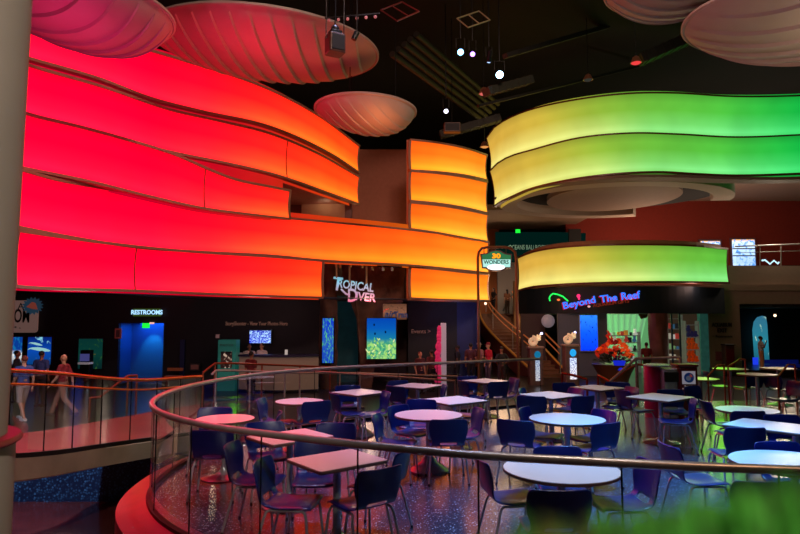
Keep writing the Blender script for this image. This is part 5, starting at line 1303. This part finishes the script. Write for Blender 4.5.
person(760,29.2,.02-.0,-20,'man in a white shirt and khaki trousers raising his hand in front of the tank',(176,184,200),(190,150,110),tone=1,arms='raise',height=1.72) if False else person(759.5,29.6,Z(370,29.6),-10,'man in a white shirt and khaki trousers raising his hand in front of the tank',(176,184,200),(196,150,110),tone=1,arms='raise',height=1.60)
struct(MB().box((at_Y(790,318,32).x,32.6,(Z(370,29.6)-.7)/2),(9.5,6.2,Z(370,29.6)+.7)).build('floor_bay_right', M_lower))
person(645.5,27.8,ZL,85,'dark red lit visitor standing in front of the shop shelves',(110,24,36),(40,20,26),tone=1,height=1.66,hair=(60,16,16))
# ---------------------------------------------------------------- hanging shells
def shell(px, py, Y, R, depth, label, yaw=0, tx=0, ty=0, ridges=13, asp=1.0, bend=.12):
    c = at_Y(px,py,Y); root = empty('hanging_shell', tuple(c), 0, label, 'hanging shell','white scalloped shells hanging from the ceiling')
    R3 = Matrix.Rotation(tx,3,'X')@Matrix.Rotation(ty,3,'Y')@Matrix.Rotation(yaw,3,'Z')
    S = []; T = 30
    for q in range(ridges):
        for f in (0,.25,.5,.75,.93): S.append((-1+2*(q+f)/ridges, f/.93))
    S.append((1,0)); vs = []
    for s_,f in S:
        for j in range(T+1):
            t = -1+2*j/T; y = t*math.sqrt(max(0,1-s_*s_)); x = s_ + bend*(1-t*t)*(1-s_*s_); r = min(1,math.hypot(s_,y))
            z = -depth*(1-r**2.2)**.8 - .06*R/2.2*f*(1-r**6)
            vs.append(R3@Vector((x*R,y*R*asp,z)))
    fs = [(i*(T+1)+j,i*(T+1)+j+1,(i+1)*(T+1)+j+1,(i+1)*(T+1)+j) for i in range(len(S)-1) for j in range(T)]
    o = MB().add(vs,fs).build('underside', M_shell, root)
    for p in o.data.polygons: p.use_smooth = True
    try: o.data.set_sharp_from_angle(angle=math.radians(28))
    except Exception: pass
    rim = [R3@Vector((math.cos(2*PI*k/96)*R,math.sin(2*PI*k/96)*R*asp,0)) for k in range(96)]
    MB().tube(rim,.045,6,closed=True).build('rim', M_shell, root, smooth=True)
    top = []
    for i in range(9):
        r = i/8
        for k in range(48): a = 2*PI*k/48; top.append(R3@Vector((r*math.cos(a)*R,r*math.sin(a)*R*asp,.05+.25*(1-r*r))))
    MB().add(top,[(i*48+k,i*48+(k+1)%48,(i+1)*48+(k+1)%48,(i+1)*48+k) for i in range(8) for k in range(48)]).build('top_cover', M_dark, root)
    for k in (0,1,2):
        a = 2*PI*k/3+.5; p = R3@Vector((.6*R*math.cos(a),.6*R*math.sin(a)*asp,.1)); MB().tube([p,Vector((p.x,p.y,13.05-c.z))],.012,5).build('cable', M_dark, root)
    return root
shell(267,48,15.5,2.86,.50,'widest pale pink lit shell hanging over the top red band',yaw=.0,tx=.10,ty=.06,ridges=13,bend=.0)
shell(365.5,111,16.5,1.36,.62,'smallest bowl shaped shell hanging over the orange end of the top band',yaw=-.45,tx=.0,ty=.03,ridges=9,bend=.25)
shell(72,4,11.5,1.86,.62,'magenta lit shell at the top left, cut by the photo edge',yaw=1.25+PI,tx=.05,ty=.10,ridges=9,bend=-.3)
shell(682,-21,12.5,1.55,.50,'pinkish shell at the top edge right of centre',yaw=1.45+PI,tx=.0,ty=-.06,ridges=9,bend=-.3)
shell(800,22,12.0,2.15,.50,'large mottled shell in the top right corner with a yellow green lit lip',yaw=.75+PI,tx=.1,ty=.08,ridges=9,bend=-.2)
# ---------------------------------------------------------------- ceiling gear
M_duct = mat('dark green duct',(44,46,36),.6,.3,var=.2); M_pipe = mat('dull brown pipe',(34,28,20),.6,.3); M_beam = mat('dim beam',(30,28,24),.7)
def pipe(a, b, r, m, label, name='ceiling_pipe', group='parallel ceiling pipes in the dark void'):
    tag(MB().tube([a,b],r,10).build(name, m, smooth=True), label,'pipe',group)
for k in range(5):
    a = at_Y(392+k*6,54-k*5,19); b = at_Y(482+k*4,120-k*4,26); a.z = min(a.z,12.8)
    pipe(a,b,.10,M_pipe,'dull brown pipe in the diagonal bundle running down to the ring')
for i,(x0,y0,x1,y1,Y0,Y1,w,lb) in enumerate(((505,56,640,17,20,24,.22,'long dim beam crossing the void above the white spotlights'),(478,106,640,66,22,26,.14,'thin dim beam below the white spotlights'),(440,135,500,118,25,25,.4,'short wide duct above the orange panels'),(486,92,530,80,19,20,.35,'pale underside of a duct beside the brightest spotlight'),(640,60,700,34,22,22,.5,'olive duct right of the small red lamps'))):
    a = at_Y(x0,y0,Y0); b = at_Y(x1,y1,Y1); d = (b-a); L_ = d.length; M = Matrix.Translation((a+b)/2)@d.to_track_quat('X','Z').to_matrix().to_4x4()
    mb = MB(); mb.box((0,0,0),(L_,w,w*.7)); 
    for q in range(7): mb.box((-L_/2+L_*(q+.5)/7,0,0),(.05,w*1.1,w*.8))
    mb.v = [M@p for p in mb.v]; tag(mb.build('ceiling_duct' if w>.3 else 'ceiling_beam', M_duct if w>.3 else M_beam), lb,'duct' if w>.3 else 'beam')
def grid_frame(pts, Y, m, label):
    q = [at_Y(x,y,Y+dy) for x,y,dy in pts]; r = empty('ceiling_grid',tuple(q[0]),0,label,'ceiling frame')
    att(MB().tube(q,.022,5,closed=True).build('frame', m), r)
    att(MB().tube([(q[0]+q[1])/2,(q[2]+q[3])/2],.018,5).build('cross_bar', m), r)
grid_frame([(381,10,0),(402,2,.8),(419,11.5,.4),(397,21,-.6)],15,mat('dim red pipe frame',(110,34,34),.5,.3,emit=.08),'faint red outlined rectangular frame on the dark ceiling')
grid_frame([(457,18.5,0),(479,11,.8),(490,20,.4),(468,27.5,-.6)],17,mat('dim brass frame',(130,110,80),.5,.3,emit=.12),'faint pale outlined rectangular frame left of the ceiling spotlights')
def spot(px,py,Y,label,col,em,r=.11,tilt=-1.0,yaw=0):
    c = at_Y(px,py,Y); root = empty('stage_spotlight',tuple(c),yaw,label,'spotlight'); R3 = Matrix.Rotation(tilt,3,'X')
    MB().lathe([(r*.5,.34),(r*.9,.30),(r,.0),(r*1.08,-.02),(r*1.08,.0)],(0,0,0),16,R3).build('housing', M_dark, root, smooth=True)
    o = MB().lathe([(r*.92,-.03),(r*.6,-.06),(.01,-.07)],(0,0,0),16,R3).build('lens', emis('lens %s'%label[:14],col,em), root)
    MB().tube([Vector((-r*1.3,0,.12)),Vector((-r*1.3,0,.42)),Vector((r*1.3,0,.42)),Vector((r*1.3,0,.12))],.015,6).build('yoke', M_dark, root)
    MB().tube([Vector((0,0,.42)),Vector((0,0,13.05-c.z))],.02,6).build('drop_pole', M_dark, root)
    return c
spot(460.5,52,18,'bluish white spotlight, left of the bright pair',(120,190,255),9,.10)
spot(472.5,54,18.2,'small violet spotlight just right of the bluish white one',(160,110,255),7,.08)
spot(489,60.5,18.4,'slim tilted spotlight glinting between the white ones',(170,200,255),2.5,.07,.9)
spot(499.5,74.5,18.6,'brightest round white blue spotlight on the ceiling',(170,220,255),22,.12)
spot(446,111,21,'small white spotlight low above the orange panels',(230,225,255),6,.08)
def lamp(px,py,Y,label,c0,em):
    c = at_Y(px,py,Y); root = empty('pendant_lamp',tuple(c),0,label,'lamp')
    MB().lathe([(.05,.22),(.10,.18),(.17,.02),(.18,0),(.16,.01)],n=20).build('reflector', mat('bronze reflector '+label[:6],(150,90,60),.3,.7,emit=.06), root, smooth=True)
    MB().lathe([(.15,.0),(.10,-.03),(.02,-.05)],n=16).build('diffuser', emis('diffuser '+label[:8],c0,em), root)
    MB().tube([Vector((0,0,.2)),Vector((0,0,13.05-c.z))],.012,5).build('cord', M_dark, root)
lamp(484,94,20,'reddish dish lamp below the brightest spotlight',(255,120,110),.7)
lamp(484.5,147,24,'amber dish lamp above the gap beside the orange panels',(255,170,90),.8)
lamp(636,63,19,'red dish lamp hanging alone over the yellow green ring',(255,70,70),.9)
lamp(588,80,22,'dim grey dish lamp left of the red one',(90,90,80),.3)
# hanging speaker box in front of the widest shell
c = at_Y(335,45,12.5); r = empty('hanging_speaker',tuple(c),.5,'dark faceted loudspeaker cluster hung before the widest shell','loudspeaker')
MB().rbox((0,0,0),(.36,.34,.40),.05).build('cabinet', M_wood, r); MB().rbox((0,-.18,0),(.28,.03,.32),.03).build('grille', M_black, r)
MB().rbox((0,0,.24),(.26,.24,.10),.04).build('top_cap', M_dark, r); MB().ball((.0,0,.34),(.09,.09,.09)).build('swivel', M_dark, r)
for s_ in (-1,1): MB().tube([Vector((.2*s_,0,.1)),Vector((.2*s_,0,13.05-c.z))],.012,5).build('cable', M_dark, r)
MB().tube([Vector((0,0,.34)),Vector((0,0,13.05-c.z))],.018,6).build('cable', M_dark, r)
c = at_Y(356,35,12.5); r = empty('hanging_camera',tuple(c),0,'small dark cylindrical fixture right of the hanging loudspeaker','fixture')
MB().tube([Vector((-.05,0,-.10)),Vector((.02,0,.06))],.06,12).build('barrel', M_dark, r); MB().tube([Vector((.02,0,.06)),Vector((.02,0,13.05-c.z))],.015,6).build('drop_pole', M_dark, r)
c = at_Y(357,18,13); r = empty('truss_light_bar',tuple(c),0,'row of tiny glinting lamps on a short bar right of the widest shell','light bar')
MB().tube([Vector((-.7,0,0)),Vector((.5,0,.1))],.02,6).build('bar', M_dark, r)
for k in range(6): MB().ball((-.6+.2*k,-.02,-.06+.015*k),.035,8,6).build('bulb', mat('glinting bulb',(190,120,120),.2,.3,emit=.4), r)
MB().tube([Vector((0,0,.05)),Vector((0,0,13.05-c.z))],.012,5).build('cable', M_dark, r)
c = at_Y(452,128,22); r = empty('hanging_speaker',tuple(c),0,'small dark red box speaker under the low white spotlight','loudspeaker')
MB().rbox((0,0,0),(.6,.3,.34),.04).build('cabinet', M_wood, r); MB().rbox((0,-.16,0),(.5,.02,.26),.03).build('grille', M_black, r); MB().tube([Vector((0,0,.1)),Vector((0,0,13.05-c.z))],.015,5).build('cable', M_dark, r)
# ---------------------------------------------------------------- blurred planting close to the camera
rr = random.Random(11); root = empty('leafy_planter',(.45,.62,.3),0,'blurred green leafy plant at the bottom right, nearest the camera','plant')
MP = mat('planter board',(60,50,44),.7); att(MB().rbox((.4,.52,.72),(1.5,.6,.84),.03).build('trough', MP), root)
att(MB().rbox((.4,.52,1.14),(1.42,.52,.02),.02).build('soil', mat('dark soil',(34,24,18),.9)), root)
tl = [(478,548),(560,538),(600,527),(650,518),(700,506),(750,497),(800,491),(900,480)]
Ml = [mat('leaf green',(84,122,66),.5,var=.4,scale=20),mat('leaf bright',(90,160,70),.45,var=.3,scale=20),mat('leaf olive',(122,112,62),.5,var=.3,scale=20)]
mbs = [MB(),MB(),MB()]; stems = MB()
for k in range(1500):
    px = rr.uniform(478,900); y0 = spline([t[0] for t in tl],[t[1] for t in tl],px); py = y0+50+rr.random()**.8*90
    Y = rr.uniform(.24,.38); c = at_Y(px,py,Y)
    a = rr.uniform(0,2*PI); d = Vector((math.cos(a),math.sin(a)*.6,rr.uniform(-.3,.25)))
    leafm(mbs[1 if (px>620 and rr.random()<.6) else (2 if px<600 and rr.random()<.7 else 0)], c, d, rr.uniform(.014,.028), rr.uniform(.005,.009))
    if k%12==0: stems.tube([Vector((c.x+rr.uniform(-.04,.06),.6,1.14)),Vector((c.x,Y,(c.z+1.14)/2)),c],[.003,.002,.0015],5)
for i,nm in enumerate(('foliage','bright_foliage','olive_foliage')): o = att(mbs[i].build(nm, Ml[i]), root); o['kind'] = 'stuff'
o = att(stems.build('stems', mat('stem brown',(70,60,30),.7)), root); o['kind'] = 'stuff'
# ---------------------------------------------------------------- lights
def sl(loc, target, energy, col, size=1.0, blend=.6, rad=.15, name='ceiling_or_fill_spot'):  # serves the terrace ceiling spots and the unseen fill spots added below
    l = bpy.data.lights.new(name,'SPOT'); l.energy = energy; l.color = col; l.spot_size = size; l.spot_blend = blend; l.shadow_soft_size = rad
    o = bpy.data.objects.new(name,l); C.objects.link(o); o.location = loc; o.rotation_euler = (Vector(target)-Vector(loc)).to_track_quat('-Z','Y').to_euler(); return o
sl((-1.5,8.5,12.4),(-.8,7.5,0),1500,(.5,.6,1.0),.75)
sl((2.6,9.5,12.4),(2.0,8.2,0),5000,(.16,.46,1.0),.62)
sl((2.2,6.0,12.4),(2.7,6.3,0),4200,(.12,.44,1.0),.42)
sl((5.4,9.5,12.4),(4.9,6.6,0),2600,(.22,.46,1.0),.6)
sl((-.5,12.5,12.4),(-.4,11.4,0),2600,(.6,.62,1.0),.6)
sl((3.2,13.0,12.4),(3.4,11.5,0),1700,(.75,.85,1.0),.6)
sl((-4.0,6.0,12.0),(-2.3,8.0,0),3200,(1,.03,.05),.6)  # added red fill standing in for band light on the left floor
sl((1.6,4.0,11.0),(1.4,5.4,.7),1300,(1,.86,.78),.3)
sl((4.4,8.2,6.4),(6.1,10.3,0),2200,(.30,1,.04),.42)  # added green fill standing in for band light on the right floor
sl((3.0,7.0,11.5),(2.9,7.2,0),6000,(.04,.36,1),.34)
sl((-6,9,5),(-2.3,8,0),1900,(1,0,.02),.55)  # added low red fill across the left floor
sl((-2.6,1.5,9.0),(-3.2,6.0,0),160,(1,.08,.14),.7)  # added weak red fill on the ledge
sl((5.5,13.5,12.0),(5.0,10.2,0),2600,(.30,1,.10),.5)  # added green fill on the right of the terrace
sl((-6.5,8.5,12.4),(-6.4,11,0),1300,(1,.40,.34),.9)  # added fill to brighten the walkway
sl((-6.0,4.5,8.0),(-7.0,12.6,-1.2),4500,(.6,.7,1),.9)  # added fill to brighten the pit and its mosaic
sl((.9,-.6,5.2),(.3,.3,1.75),620,(.8,1,.5),.7)  # added fill on the leaves nearest the camera
sl((1.5,-2.5,8),(-2.6,3.4,3.8),2600,(1,.88,.76),.8)  # added fill on the foreground column
sl((-1,9,12),(-1.5,11,1),900,(.5,.6,1),.5)  # added bluish fill on the far rail
# wide warm fill spots, added unseen, washing the two band structures
sl((1.5,3.0,11),(-5.5,19,5.5),3200,(1,.66,.52),1.15,.8,.6)
sl((2.5,8.0,11.5),(2.5,27,5.5),2600,(1,.62,.48),.8,.8,.6)
sl((3.5,6.0,11.5),(9,26,4),2000,(1,.74,.6),.9,.8,.6)
sl((4,1,8),(2.3,4.1,1),500,(1,.55,.3),.5)  # added warm fill tinting the near rail
def pl_(loc, e, col, r=1.0):
    l = bpy.data.lights.new('fill_lamp','POINT'); l.energy = e; l.color = col; l.shadow_soft_size = r; o = bpy.data.objects.new('fill_lamp',l); C.objects.link(o); o.location = loc  # unseen fill lamp added to brighten what is around it
pl_((-2,4,11.5),90,(1,.72,.6))
# coloured fill lamps added to throw the band colours up onto the shells
pl_((-6.0,10.8,5.9),170,(1,.03,.20),.6); pl_((-3.4,13.8,6.9),170,(1,.03,.07),.6); pl_((-.4,15.2,6.3),90,(1,.30,.10),.5); pl_((4.5,10.0,6.2),55,(1,.62,.5),.6); pl_((8.2,10.8,6.2),85,(.95,.75,.5),.6)
pl_((14,34,5.2),260,(1,.72,.5),.5); pl_((6.2,38,5.6),80,(1,.75,.5),.4); pl_((19,31,6.5),420,(1,.8,.6),.5); pl_((15,36.5,5.6),220,(1,.6,.4),.5)
pl_((6.6,33.0,1.9),40,(1,.6,.3),.4); pl_((10.5,31.5,2.3),130,(.6,1,.35),.5); pl_((13.8,29.0,3.6),70,(1,.62,.5),.6); pl_((9.8,19.5,2.2),65,(.22,1,.02),.7)  # added fills; the last one puts a green reflection in the terrace floor
pl_((-1.5,26,4.2),60,(1,.6,.35),.3); pl_((-3.0,24.6,6.8),60,(1,.62,.36),.3)
pl_((1.5,24,2.2),32,(1,.25,.3),.3); pl_((4.5,27.5,3.5),80,(1,.5,.25),.5); pl_((-5,21.5,2.4),50,(1,.5,.45),.5); pl_((-9.5,18,2.3),80,(1,.5,.5),.5); pl_((-1.2,22.6,2.6),60,(1,.6,.4),.3); pl_((2.2,24.8,2.2),25,(.2,.35,1),.3); pl_((6.2,24.5,2.2),40,(1,.5,.35),.5)
# ---------------------------------------------------------------- camera, world
sc = bpy.context.scene
cam = bpy.data.cameras.new('camera'); co = bpy.data.objects.new('camera', cam); C.objects.link(co)
co.location = (0,0,H); co.rotation_euler = (PI/2+PITCH,0,0)
cam.sensor_width = 36; cam.lens = 36*F/800; cam.clip_start = .05; cam.clip_end = 200
cam.dof.use_dof = True; cam.dof.focus_distance = 13; cam.dof.aperture_fstop = 2.8
sc.camera = co
w = bpy.data.worlds.new('world'); sc.world = w; w.use_nodes = True
w.node_tree.nodes['Background'].inputs[0].default_value = (.35,.4,.6,1); w.node_tree.nodes['Background'].inputs[1].default_value = .015
sc.view_settings.view_transform = 'Standard'; sc.view_settings.look = 'None'; sc.view_settings.exposure = 0
